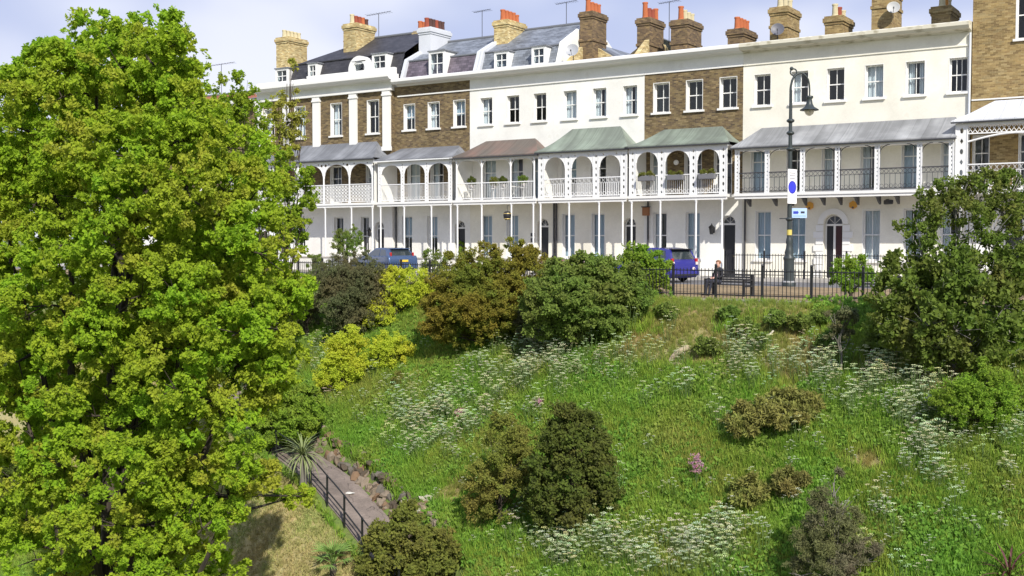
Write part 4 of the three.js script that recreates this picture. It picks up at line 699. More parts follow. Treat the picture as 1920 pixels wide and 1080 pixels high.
function treeAt(name, label, px, pyBase, Z, lobesPx, o) {     // a tree whose crown lobes are given in pixels at depth Z
  const b = pyBase === null ? null : onGround(px, pyBase); const base = b ?? atDepth(px, 600, Z); if (!b) base.y = ground(base.x, base.z) - 0.1; const ZZ = Z ?? base.clone().sub(EYE).dot(FWD);
  const T = thing(name, label, o.category ?? 'tree', [base.x, base.y, base.z], 0, o.group), limbs = [], lobes = [];
  for (const [x, y, r, dz = 0, ry = 1] of lobesPx) {
    const p = atDepth(x, y, ZZ + dz), R = r / FPX * (ZZ + dz); lobes.push([p.x, p.y, p.z, R, R * ry, R]);
    const q = p.clone().sub(base), s = V(0, clamp(q.y * 0.35, 0, q.y), 0);
    limbs.push(tubePath([s.clone().multiplyScalar(o.fork ?? 1), s.clone().lerp(q, 0.55).add(V(rr(-.15, .15), rr(0, .2), rr(-.15, .15))), q], [o.limb ?? 0.06, (o.limb ?? 0.06) * 0.6, 0.012], 6));
    for (let k = 0; k < (o.twigs ?? 2); k++) limbs.push(bar(s.clone().lerp(q, 0.8), q.clone().add(V(gauss(), gauss() + 0.15, gauss()).normalize().multiplyScalar(R * 0.95)), 0.016, 0.006, 4));
  }
  const hMax = Math.max(...lobes.map(l => l[1])) - base.y;
  limbs.push(tubePath([V(0, -0.15, 0), V(0.05, hMax * 0.3, 0), V(-0.03, hMax * 0.62, 0)], [o.trunk ?? 0.12, (o.trunk ?? 0.12) * 0.8, (o.trunk ?? 0.12) * 0.4], 8));
  mesh('trunk', limbs, o.bark ?? M.bark, T);
  const org = [base.x, base.y, base.z];
  if (o.airy) { const top = lobes.filter((l, i) => lobesPx[i][1] < o.airy.above), low = lobes.filter((l, i) => lobesPx[i][1] >= o.airy.above); crown(T, low, { org, ...o }); crown(T, top, { org, ...o, ...o.airy, name: 'upper_crown' }); } else crown(T, lobes, { org, ...o });
  return T;
}
treeAt('maple_tree', 'pale green maple just behind the oak, against the pilastered house', 500, null, 36, [[445, 175, 34], [470, 215, 36], [425, 215, 40], [455, 265, 42], [500, 310, 40], [545, 325, 32], [560, 365, 28], [530, 385, 36], [570, 405, 20], [495, 375, 40], [545, 425, 28], [500, 435, 40, 1], [455, 330, 45, 1], [440, 400, 40, 1], [480, 480, 38, 1], [550, 465, 22, 0], [575, 330, 14]], { per: 34, clumps: 4, clump: 0.3, geo: LG.oak, pal: PAL.maple, gap: 0.1, trunk: 0.11, limb: 0.04 });
treeAt('young_tree', 'slender wispy yellow-leaved young tree in front of pilastered house', 535, null, 38, [[545, 125, 11], [538, 155, 16], [522, 190, 16], [548, 185, 16], [532, 215, 20], [565, 225, 16], [512, 235, 18], [540, 250, 22], [522, 270, 20], [556, 262, 12], [535, 295, 22], [512, 300, 16]], { per: 20, clumps: 5, clump: 0.3, geo: LG.mid, pal: PAL.wispy, gap: 0.16, trunk: 0.04, limb: 0.014, twigs: 3 });

// ------------------------------------------------------------------ shrubs of the bank
function shrub(name, label, px, pyBase, lobesPx, o) { return treeAt(name, label, px, pyBase, null, lobesPx, { category: 'shrub', trunk: 0.07, limb: 0.03, per: 70, clumps: 6, clump: 0.22, geo: LG.small, ...o }); }
const blob = (cx, cy, rx, ry, n, r, dz = 0.9, sd = 1) => { const out = []; for (let i = 0; i < n; i++) { const a = hash(i, sd) * 6.283, k = Math.sqrt(hash(i, sd, 2)) * 0.92, d = Math.sqrt(1 - k * k); out.push([cx + Math.cos(a) * (rx - r) * k, cy + Math.sin(a) * (ry - r) * k, r * (0.8 + 0.4 * hash(i, sd, 3)), -dz * d * hash(i, sd, 4) + dz * 0.25, 0.85]); } return out; };
shrub('grey_shrub', 'grey-green rounded shrub below the blue hatchback', 645, 640, [...blob(645, 563, 98, 88, 26, 34, 1.4, 1), [640, 505, 28], [680, 502, 26], [605, 520, 26], [705, 520, 22]], { pal: PAL.greyGreen, mat: M.leafDull, geo: LG.tiny, per: 100, clumps: 8 });
shrub('grey_shrub', 'low grey-green shrub with thin stems beside the maple foliage', 575, 640, blob(572, 600, 45, 48, 9, 24, 0.7, 2), { pal: PAL.greyGreen, mat: M.leafDull, geo: LG.tiny, per: 60, clumps: 6, gap: 0.12 });
shrub('golden_shrub', 'tall golden-yellow shrub behind the other golden ones', 740, 600, [[722, 548, 32], [755, 545, 32], [780, 528, 26], [790, 555, 26], [765, 570, 26], [712, 570, 22], [740, 525, 20], [800, 545, 16]], { pal: PAL.gold, group: 'golden shrubs on the bank' });
shrub('golden_shrub', 'small golden shrub between grey-green shrub and tall golden shrub', 715, 622, [[708, 588, 22], [728, 595, 18], [695, 600, 16], [712, 608, 18]], { pal: PAL.gold, group: 'golden shrubs on the bank' });
shrub('golden_shrub', 'sprawling golden shrub trailing down the bank', 640, 740, [[655, 635, 22], [640, 655, 26], [665, 660, 24], [645, 685, 28], [672, 690, 22], [620, 700, 24], [605, 715, 18], [650, 715, 20], [598, 730, 12], [630, 675, 22]], { pal: PAL.gold, group: 'golden shrubs on the bank' });
shrub('golden_shrub', 'neat domed golden shrub with dark shade beneath', 735, 692, [[720, 655, 22], [748, 652, 22], [735, 668, 24], [760, 668, 16], [710, 672, 16]], { pal: PAL.gold, group: 'golden shrubs on the bank' });
shrub('bronze_shrub', 'large bronze-brown shrub in front of the white house', 905, 655, [...blob(900, 575, 118, 86, 28, 36, 1.5, 4), [950, 492, 34], [905, 490, 32], [985, 485, 28], [870, 510, 34], [970, 520, 36], [930, 520, 36], [840, 540, 32], [825, 580, 32], [820, 620, 28], [1005, 510, 30], [860, 625, 34], [920, 625, 34]], { pal: PAL.bronze, mat: M.leafDull, per: 90, clumps: 7 });
shrub('evergreen_shrub', 'broad mid-green shrub beside the bronze one at the fence', 1100, 655, [...blob(1100, 572, 128, 84, 34, 38, 1.6, 5), [1060, 530, 34], [1010, 560, 34], [1020, 610, 32], [1080, 625, 34], [1150, 620, 32], [1040, 520, 28], [1130, 510, 30], [1180, 530, 26], [1090, 505, 26], [1195, 560, 24]], { pal: PAL.green, geo: LG.mid, per: 62, clumps: 5.5 });
shrub('weeping_shrub', 'dusky narrow shrub between bronze and mid-green shrubs', 988, 660, blob(990, 605, 26, 58, 8, 18, 0.4, 6), { pal: PAL.greyGreen, mat: M.leafDull, geo: LG.tiny });
shrub('green_sapling', 'leafy green sapling by the fence before the purple car', 1190, 556, [[1190, 478, 20], [1178, 492, 18], [1205, 495, 18], [1190, 510, 20], [1175, 520, 16], [1230, 492, 17], [1222, 508, 20], [1240, 508, 15], [1242, 522, 14], [1215, 530, 20], [1240, 538, 18], [1200, 540, 18]], { pal: PAL.bright, geo: LG.mid, per: 46 });
shrub('fig_bush', 'big dark green bush with bare grey branches at the fence end', 1790, 692, [[1790, 365, 34, 0.3], [1845, 355, 34, 0.3], [1900, 365, 36, 0.3], [1740, 400, 36], [1800, 415, 46, 0], [1870, 415, 46, 0], [1925, 430, 46], [1715, 450, 36], [1765, 470, 46], [1840, 480, 50], [1905, 495, 46], [1700, 520, 40], [1760, 535, 52, -0.4], [1835, 550, 52, -0.4], [1905, 560, 50], [1680, 575, 34], [1725, 600, 44, -0.5], [1790, 610, 50, -0.6], [1860, 620, 48, -0.5], [1925, 630, 46], [1690, 630, 30], [1662, 560, 26], [1660, 605, 28], [1705, 655, 28], [1740, 560, 44], [1800, 520, 50], [1870, 520, 50], [1760, 650, 36, -0.6], [1830, 665, 36, -0.6], [1900, 680, 34, -0.5]], { pal: PAL.fig, airy: { above: 500, per: 50, gap: 0.18, geo: LG.mid }, geo: LG.big, per: 52, clumps: 5, clump: 0.26, gap: 0.12, bark: STD(lin(0.30, 0.28, 0.25), 0.95), trunk: 0.07, limb: 0.024, twigs: 9 });
shrub('bright_shrub', 'bright green domed shrub at the bank edge below dark bush', 1835, 812, [[1800, 735, 34], [1845, 725, 36], [1885, 735, 32], [1775, 755, 26], [1820, 765, 34, -0.3], [1865, 770, 34, -0.3], [1905, 765, 26], [1790, 785, 20]], { pal: PAL.bright, geo: LG.small });
shrub('bronze_shrub', 'olive-brown twiggy shrub left of the dark evergreen', 935, 985, [[945, 815, 36], [975, 830, 30], [925, 855, 38], [960, 870, 40, -0.3], [905, 895, 34], [940, 915, 42, -0.4], [975, 910, 34], [900, 940, 32], [935, 955, 32, -0.3], [970, 950, 30]], { pal: PAL.olive, mat: M.leafDull, per: 70, clumps: 6, gap: 0.1 });
shrub('evergreen_shrub', 'dark evergreen shrub standing alone mid-slope', 1075, 995, [[1065, 795, 34], [1095, 810, 32], [1045, 830, 36], [1085, 850, 42, -0.3], [1120, 850, 34], [1030, 880, 40], [1070, 905, 46, -0.4], [1120, 900, 38], [1015, 930, 36], [1060, 950, 40, -0.4], [1105, 945, 40, -0.2], [1140, 930, 24], [1030, 965, 28]], { pal: PAL.dark, geo: LG.mid, per: 70, clumps: 6 });
shrub('evergreen_shrub', 'spreading olive-green shrub at the railing end', 765, 1095, [[760, 990, 30], [725, 1010, 32], [775, 1020, 40, -0.3], [815, 1020, 30], [710, 1045, 34], [755, 1055, 42, -0.4], [805, 1055, 38, -0.2], [840, 1050, 24], [700, 1080, 32], [760, 1090, 40], [820, 1085, 34], [760, 960, 18]], { pal: PAL.olive, geo: LG.mid, per: 62, clumps: 5.5 });
shrub('bright_shrub', 'round light green shrub by the footpath behind the cordyline', 550, 845, [...blob(545, 780, 92, 70, 26, 30, 1.3, 9), [470, 790, 30, -0.6], [500, 820, 26, -0.6]], { pal: PAL.bright, geo: LG.mid, per: 50, clumps: 5 });
shrub('purple_conifer', 'grey-purple feathery young tree at the bottom of the bank', 1560, 1110, [[1562, 905, 18], [1550, 935, 24], [1580, 940, 22], [1540, 970, 28], [1572, 975, 30, -0.2], [1600, 975, 22], [1520, 1005, 26], [1560, 1015, 34, -0.3], [1595, 1015, 28], [1505, 1045, 28], [1550, 1055, 34, -0.2], [1610, 1050, 26], [1640, 1045, 20], [1500, 1080, 26], [1560, 1085, 34], [1625, 1080, 28]], { pal: PAL.purple, mat: M.leafDull, geo: LG.needle, per: 60, clumps: 6, gap: 0.2, bark: M.barkGrey, trunk: 0.04, limb: 0.014, twigs: 3 });
shrub('sapling', 'slim grey-green sapling on a pale straight stem', 1574, 706, [[1578, 575, 16], [1590, 595, 18], [1566, 600, 18], [1582, 615, 16], [1560, 625, 12], [1595, 630, 12]], { pal: PAL.greyGreen, mat: M.leafDull, geo: LG.small, per: 34, gap: 0.2, bark: M.barkGrey, trunk: 0.035, limb: 0.012, fork: 1.6 });
shrub('green_sapling', 'yellow-green round bush at the fence beside the second bench', 1592, 566, [[1585, 505, 22], [1610, 505, 20], [1572, 520, 16], [1598, 522, 22], [1622, 520, 16], [1590, 540, 14]], { pal: PAL.bright, geo: LG.small, per: 60 });
shrub('green_sapling', 'little dark seedling on the open bank below domed gold shrub', 750, 730, [[750, 712, 12], [742, 722, 9], [758, 722, 9]], { pal: PAL.olive, geo: LG.tiny });
// laurels growing on the bank behind the oak
[[60, 640, 'dark laurel behind the oak below the white van'], [200, 600, 'dark laurel behind the oak, beside the upper path'], [330, 640, 'dark laurel behind the oak near the path bend'], [120, 760, 'broad laurel under the oak on the lower bank'], [20, 900, 'laurel at the foot of the oak beside a boulder'], [230, 800, 'laurel under the oak between path and boulders']].forEach(([x, y, lab], i) => shrub('laurel_shrub', lab, x, y + 60, blob(x, y, 100, 62, 14, 38, 1.2, 40 + i), { pal: PAL.dark, geo: LG.mid, per: 40, clumps: 4, clump: 0.3 }));
// brambles along the top of the bank
[[1395, 615, 26, 16], [1450, 600, 30, 16], [1505, 605, 34, 18], [1540, 595, 20, 14], [1420, 640, 24, 14], [1330, 650, 30, 14], [1560, 640, 26, 18], [1640, 640, 46, 34], [1370, 590, 20, 10], [1250, 585, 26, 10]].forEach(([x, y, a, b], i) => shrub('bramble', 'low tangled bramble clump along the top of the bank', x, y + b, blob(x, y, a, b, 7, 11, 0.5, 20 + i), { pal: PAL.green, geo: LG.mid, per: 60, group: 'brambles along the bank top', twigs: 1, trunk: 0.02, limb: 0.015, category: 'bramble' }));
// front-garden bushes up on the terrace
function terraceBush(label, px, py, lobes, pal, geo = LG.small) { const p = onFloor(px, py), Z = p.clone().sub(EYE).dot(FWD); return treeAt('garden_bush', label, px, null, Z, lobes, { category: 'bush', pal, geo, per: 50, clumps: 6, clump: 0.2, trunk: 0.05, limb: 0.025, bark: M.bark }); }
terraceBush('round-headed small street bush in front of pilastered house', 650, 512, [[640, 445, 14], [660, 445, 16], [650, 460, 18], [632, 462, 10], [668, 462, 12], [655, 475, 12]], PAL.green);
terraceBush('dark green bush right of the blue hatchback', 812, 518, [[805, 488, 14], [822, 490, 15], [812, 505, 14], [800, 502, 10], [830, 500, 10]], PAL.green);
terraceBush('bronze-tipped bush above the low garden wall', 838, 506, [[828, 465, 12], [842, 462, 13], [852, 470, 11], [835, 478, 12]], PAL.olive);
terraceBush('bright green climber beside the white house door', 866, 512, [[864, 462, 7], [868, 475, 9], [866, 490, 11], [872, 505, 12], [860, 508, 10]], PAL.bright);
terraceBush('green bush behind the purple car bonnet', 1205, 508, [[1192, 466, 14], [1208, 470, 13], [1198, 484, 14]], PAL.bright);
terraceBush('scrubby bush behind the left stretch of fence', 592, 528, [[590, 490, 12], [600, 500, 13], [585, 508, 12], [605, 515, 12]], PAL.green);

// ornamental grasses: fountains of arching blades
function grassClump(name, label, px, py, w, h, pal, n) {
  const p = onGround(px, py), Z = p.clone().sub(EYE).dot(FWD), R = w / FPX * Z / 2, Hh = h / FPX * Z, T = thing(name, label, 'grass clump', [p.x, p.y, p.z], 0, null), pos = [], col = [];
  for (let i = 0; i < n; i++) {
    const a = rnd() * 6.283, out = Math.sqrt(rnd()), b = V(Math.cos(a), 0, Math.sin(a)), r0 = R * 0.75 * Math.sqrt(rnd()), L = Hh * rr(0.75, 1.2), c = tone(pal, i, 0, 0), w0 = rr(0.008, 0.016);
    let prev = b.clone().multiplyScalar(r0), pw = w0; const s = V(-Math.sin(a + rr(-1, 1)), 0, Math.cos(a + rr(-1, 1)));
    const gy = ground(p.x + prev.x, p.z + prev.z) - p.y - 0.03;
    for (let k = 1; k <= 4; k++) { const t = k / 4, q = b.clone().multiplyScalar(r0 + (R * 1.05 - r0 * 0.6) * out * t * t + R * 0.12 * t).add(V(0, gy + L * (1.35 * t - (0.5 + 0.75 * out) * t * t), 0)); if (k === 1) prev.y += gy; const nw = w0 * (1 - t * 0.85);
      const A = prev.clone().addScaledVector(s, pw), B = prev.clone().addScaledVector(s, -pw), C = q.clone().addScaledVector(s, nw), D = q.clone().addScaledVector(s, -nw);
      for (const v of [A, B, C, C, B, D]) { pos.push(v.x, v.y, v.z); col.push(...c); } prev = q; pw = nw; }
  }
  const g = new THREE.BufferGeometry(); g.setAttribute('position', new THREE.Float32BufferAttribute(pos, 3)); g.setAttribute('color', new THREE.Float32BufferAttribute(col, 3)); g.computeVertexNormals();
  mesh('blades', g, new THREE.MeshPhysicalMaterial({ vertexColors: true, roughness: 1, transmission: 0.2, thickness: 0, specularIntensity: 0.3, side: THREE.DoubleSide }), T); return T;
}
const tawny = [[0.33, 0.285, 0.08], [0.31, 0.295, 0.08], [0.27, 0.305, 0.07]], tawny2 = [[0.28, 0.235, 0.07], [0.25, 0.245, 0.07], [0.23, 0.25, 0.06]];
shrub('tussock_grass', 'broad tawny tussock of arching grass high on the bank', 1450, 815, [[1390, 790, 24, 0, 0.7], [1420, 775, 30, 0, 0.75], [1455, 765, 32, 0, 0.75], [1490, 762, 30, 0, 0.75], [1522, 762, 22, 0, 0.7], [1445, 790, 28, -0.3, 0.7], [1480, 785, 26, -0.3, 0.7], [1400, 805, 18, -0.2, 0.6]], { pal: tawny, geo: LG.tawny, mat: M.leafDull, per: 44, clumps: 6, category: 'grass clump', trunk: 0.02, limb: 0.01, twigs: 0 });
shrub('tussock_grass', 'small tawny tussock with upright straw stalks', 1402, 962, [[1388, 925, 16, 0, 0.9], [1410, 915, 18, 0, 0.95], [1424, 928, 12, 0, 0.9], [1402, 940, 16, -0.2, 0.8]], { pal: tawny, geo: LG.tawny, mat: M.leafDull, per: 46, clumps: 6, category: 'grass clump', trunk: 0.02, limb: 0.01, twigs: 0 });
shrub('tussock_grass', 'darker brown tussock behind the small tawny one', 1470, 942, [[1460, 905, 14, 0, 0.8], [1480, 900, 17, 0, 0.85], [1498, 904, 12, 0, 0.8], [1478, 918, 14, -0.2, 0.7]], { pal: tawny2, geo: LG.tawny, mat: M.leafDull, per: 46, clumps: 6, category: 'grass clump', trunk: 0.02, limb: 0.01, twigs: 0 });
grassClump('tussock_grass', 'little dry tussock at the broken edge above the rockery', 905, 975, 60, 34, tawny, 700);

// palms and cordylines
function bladeLeaf(L, w, fold, droop, seg = 5) { const pos = []; let pv = null; for (let k = 0; k <= seg; k++) { const t = k / seg, y = L * (t - droop * t * t * 0.5), x = L * (t * 0.15 + droop * t * t * 0.5), ww = w * Math.sin(Math.PI * Math.min(1, 0.12 + t * 0.88)) + 0.002; const c = V(x, y, 0), a = V(x - fold * ww, y, ww), b = V(x - fold * ww, y, -ww); if (pv) for (const tri of [[pv[1], a, c], [pv[1], c, pv[0]], [pv[0], c, b], [pv[0], b, pv[2]]]) for (const v of tri) pos.push(v.x, v.y, v.z); pv = [c, a, b]; } const g = new THREE.BufferGeometry(); g.setAttribute('position', new THREE.Float32BufferAttribute(pos, 3)); g.computeVertexNormals(); return g; }
function cordyline(label, px, py, trunkH, leafL, n, col, group) {
  const p = onGround(px, py), T = thing('cordyline', label, 'palm', [p.x, p.y, p.z]);
  if (trunkH) mesh('trunk', tubePath([V(0, -0.1, 0), V(0.03, trunkH * 0.5, 0), V(0, trunkH, 0)], [0.13, 0.1, 0.09], 8), M.barkGrey, T);
  const mat = STD(col, 0.6, { side: THREE.DoubleSide }), g = bladeLeaf(leafL, 0.02, 0.4, 0.7);
  for (let i = 0; i < n; i++) { const m = mesh('blade', g, mat, T, [0, trunkH, 0]); m.rotation.set(0, i * 2.399 + rr(-0.2, 0.2), -lerp(0.05, 2.0, i / n) + rr(-0.1, 0.1), 'YXZ'); m.scale.setScalar(rr(0.8, 1.1)); }
}
cordyline('green cordyline with arching sword leaves beside the path railing', 568, 925, 1.15, 1.05, 90, lin(0.20, 0.24, 0.09));
cordyline('dark red cordyline at the lower edge of the bank', 1892, 1095, 0.15, 0.95, 46, lin(0.10, 0.03, 0.03));
{ // small fan palm on the lawn
  const p = onGround(625, 1078), T = thing('fan_palm', 'small fan palm growing on the dry lawn', 'palm', [p.x, p.y, p.z]);
  mesh('trunk', tubePath([V(0, -0.1, 0), V(0.01, 0.15, 0), V(0, 0.32, 0)], [0.11, 0.09, 0.07], 8), M.bark, T);
  const mat = STD(lin(0.15, 0.25, 0.05), 0.75, { side: THREE.DoubleSide }), lf = [], b = bladeLeaf(0.46, 0.019, 0.5, 0.3, 3);
  for (let k = -4; k <= 4; k++) lf.push(b.clone().rotateX(k * 0.27).translate(0, 0.36, 0)); lf.push(bar(V(0, 0, 0), V(0, 0.37, 0), 0.012, 0.009, 5).toNonIndexed());
  lf.forEach(q => q.deleteAttribute('uv'));
  const fan = mergeGeometries(lf);
  for (let i = 0; i < 12; i++) { const m = mesh('fan_leaf', fan, mat, T, [0, 0.3, 0]); m.rotation.set(0, i * 2.399, -lerp(0.15, 1.6, i / 12), 'YXZ'); m.scale.setScalar(rr(0.85, 1.1)); }
}
{ // pink flower spike
  for (const [x, y, h, lab] of [[1305, 915, 60, 'tall pink flower spike among the meadow grass'], [1012, 772, 22, 'small pink flowers beside cow parsley on the bank'], [862, 790, 22, 'pink blossom among the lower cow parsley patch']]) {
    const p = onGround(x, y), s = p.clone().sub(EYE).dot(FWD) / FPX, T = thing('pink_flower', lab, 'flower', [p.x, p.y, p.z]);
    const st = []; for (let k = 0; k < 6; k++) st.push(bar(V(0, -0.05, 0), V(gauss() * 0.16, h * s * rr(0.7, 1), gauss() * 0.16), 0.008, 0.005, 4)); mesh('stem', st, STD(lin(0.1, 0.16, 0.04), 0.9), T);
    const l = []; for (let k = 0; k < 90; k++) l.push([gauss() * 0.24, h * s * rr(0.5, 1.05), gauss() * 0.24, rr(0.5, 0.9), [0.48 * rr(0.8, 1.1), 0.24 * rr(0.7, 1.2), 0.30 * rr(0.8, 1.2)]]); T.add(instances('blossom', LG.tiny, M.petal, l)); } }

// ------------------------------------------------------------------ meadow, cow parsley, lawn
function blades(n, h, w, spread, lean) { const pos = []; for (let i = 0; i < n; i++) { const a = rnd() * 6.283, b = V(gauss() * spread, -0.03, gauss() * spread), l = h * rr(0.6, 1.2), d = V(Math.cos(a) * lean * l * rr(0.3, 1.2), l, Math.sin(a) * lean * l), s = V(Math.sin(a), 0, -Math.cos(a)).multiplyScalar(w * rr(0.7, 1.3)); const m = b.clone().addScaledVector(d, 0.55).add(V(0, l * 0.12, 0)), t = b.clone().add(d); for (const v of [b.clone().add(s), b.clone().sub(s), m.clone().addScaledVector(s, 0.8), m.clone().addScaledVector(s, 0.8), b.clone().sub(s), m.clone().addScaledVector(s, -0.8), m.clone().addScaledVector(s, 0.8), m.clone().addScaledVector(s, -0.8), t]) pos.push(v.x, v.y, v.z); } const g = new THREE.BufferGeometry(); g.setAttribute('position', new THREE.Float32BufferAttribute(pos, 3)); g.computeVertexNormals(); return g; }
const tuft = blades(12, 0.30, 0.008, 0.09, 0.5), turf = blades(16, 0.085, 0.006, 0.10, 0.9);
const weed = leafCluster(9, 0.14, 0.075, 0.09, 0.7, 0.3);
{
  const gr = [], wd = [], lw = [];
  const palG = [[0.24, 0.46, 0.05], [0.29, 0.455, 0.055], [0.35, 0.44, 0.065], [0.40, 0.425, 0.09]], palD = [[0.27, 0.38, 0.07], [0.33, 0.37, 0.08], [0.38, 0.36, 0.10], [0.42, 0.345, 0.12]], palL = [[0.36, 0.45, 0.13], [0.42, 0.43, 0.15], [0.48, 0.42, 0.18], [0.51, 0.41, 0.20]], palW = [[0.19, 0.38, 0.05], [0.23, 0.375, 0.055], [0.29, 0.365, 0.065]];
  for (let i = 0; i < 205000; i++) {
    const x = rr(-42, 0), z = rr(18.7, 33); const s = z - fenceZ(x); if (s < 0.42) continue;
    const v = V(x, 0, z).sub(EYE), f = v.dot(FH), u = v.dot(RIGHT) / f * FPX + 960; if (u < -60 || u > 2010) continue; if (u < 330 && rnd() < 0.5) continue;
    const y = ground(x, z), py = 540 - FPX * ((y - EYE.y) * Math.cos(PITCH) + f * Math.sin(PITCH)) / (f * Math.cos(PITCH)); if (py > 1180) continue;
    const d = x < -12 ? pathSide(x, z) : 9; if (Math.abs(d) < 1.05) continue;
    const L = d < 0 ? lawn(x, z) : 0;
    if (L > 0.3) { lw.push([x, y, z, rr(0.7, 1.4), tone(palL, x, 0, z, 0.7), 0, 0.3]); continue; }
    const dr = dryness(x, z), n = nz(x * 0.7, 3, z * 0.7);
    if (rnd() < 0.42 - n * 0.35 && dr < 0.5) wd.push([x, y + rr(0.02, 0.2), z, rr(0.6, 1.25), tone(palW, x, 1, z, 0.6), 0, 0.4]);
    else if (dr < rnd() * 1.0) gr.push([x, y, z, rr(0.55, 1.3) * (1 + 0.3 * n) * (0.5 + 0.5 * smooth(0.4, 1.6, s)), tone(palG, x, 2, z, 0.5), 0, 0.25]);
    else if (rnd() < 0.6) gr.push([x, y, z, rr(0.35, 0.7), tone(palD, x, 2, z, 0.6), 0, 0.35]);
  }
  tag(instances('meadow_grass', tuft, M.leaf, gr), 'long green meadow grass covering the bank', 'grass', null, 'stuff');
  tag(instances('meadow_weeds', weed, M.leaf, wd), 'leafy green weeds growing through the meadow grass', 'weeds', null, 'stuff');
  tag(instances('lawn_grass', turf, M.leafDull, lw), 'short dry straw-coloured lawn grass below the path', 'grass', null, 'stuff');
  console.log('grass', gr.length, wd.length, lw.length);
  // cow parsley: stems and lacy white umbels
  const heads = [[0, 0.72, 0, 0.06], [0.12, 0.58, 0.03, 0.045], [-0.1, 0.64, -0.06, 0.05], [0.03, 0.5, 0.14, 0.04], [-0.06, 0.44, 0.12, 0.038], [0.07, 0.66, -0.13, 0.045], [-0.15, 0.5, 0.02, 0.036]], umb = []; { const q = (cx, cy, cz, r) => { for (let k = 0; k < 9; k++) { const a = k * 2.4, rad = r * Math.sqrt((k + 0.3) / 9), x = cx + Math.cos(a) * rad, z = cz + Math.sin(a) * rad, y = cy - 0.25 * rad * rad / r; umb.push(new THREE.OctahedronGeometry(r * 0.2, 0).scale(1, 0.7, 1).rotateY(a).rotateX(gauss() * 0.6).translate(x, y + 0.012 * gauss(), z)); } }; for (const [x, y, z, r] of heads) q(x, y, z, r); }
  const umbG = mergeGeometries(umb.map(flat)); umbG.deleteAttribute('uv');
  const stemG = mergeGeometries(heads.map(([x, y, z]) => bar(V(x * 0.2, -0.02, z * 0.2), V(x, y, z), 0.006, 0.004, 3))); stemG.deleteAttribute('uv');
  const fl = []; const P = [[1010, 700, 100, 36, 330], [930, 745, 60, 30, 60], [800, 805, 80, 40, 320], [850, 830, 60, 40, 60], [585, 680, 62, 30, 90], [1060, 660, 70, 22, 60], [1420, 690, 90, 28, 110], [1640, 740, 95, 34, 280], [1560, 700, 60, 24, 60], [1760, 860, 48, 70, 130], [1720, 800, 60, 40, 60], [1080, 1045, 100, 36, 170], [1220, 1060, 110, 28, 170], [1350, 1040, 80, 40, 110], [1895, 860, 24, 40, 40], [1420, 815, 60, 18, 24], [1000, 800, 60, 30, 30], [640, 760, 40, 30, 16], [1300, 740, 120, 60, 50], [1150, 690, 70, 25, 50], [1700, 1000, 90, 60, 34], [740, 720, 60, 30, 14], [1480, 820, 60, 20, 24], [1180, 950, 60, 50, 18]];
  for (const [x, y, a, b, n] of P) for (let i = 0; i < n * 0.95; i++) { const p = onGround(clamp(x + normal() * a * 0.62, 400, 1990), Math.min(1150, Math.max(600, y + normal() * b * 0.72))); if (nz(p.x * 1.3, 1, p.z * 1.6) < rr(-0.35, 0.25)) continue; if (Math.abs(p.x < -12 ? pathSide(p.x, p.z) : 9) < 1.3 || p.z < fenceZ(p.x) + 0.8) continue; fl.push([p.x, p.y - rr(0, 0.25), p.z, rr(0.55, 1.5), [0.60 * rr(0.75, 1.1), 0.64 * rr(0.8, 1.1), 0.36 * rr(0.7, 1.2)]]); }
  for (let i = 0; i < 130; i++) { const p = onGround(rr(600, 1910), rr(680, 1075)); if ((p.x < -12 ? pathSide(p.x, p.z) : 9) < 1.3) continue; fl.push([p.x, p.y, p.z, rr(0.6, 1), [0.6, 0.61, 0.46]]); }
  // umbels and stems share each plant's place and turn
  const iu = new THREE.InstancedMesh(umbG, M.petal, fl.length), is = new THREE.InstancedMesh(stemG, STD(0xffffff, 0.9), fl.length);
  fl.forEach(([x, y, z, s, c], i) => { dm.position.set(x, y, z); dm.scale.setScalar(s); dm.rotation.set(gauss() * 0.2, rnd() * 6.28, gauss() * 0.2); dm.updateMatrix(); iu.setMatrixAt(i, dm.matrix); is.setMatrixAt(i, dm.matrix); iu.setColorAt(i, cc.setRGB(...c)); is.setColorAt(i, cc.setRGB(0.10, 0.16, 0.04)); });
  iu.name = 'umbels'; is.name = 'stems';
  const G = new THREE.Group(); G.name = 'cow_parsley'; G.add(iu, is); tag(G, 'drifts of white cow parsley over the bank', 'cow parsley', null, 'stuff');
}

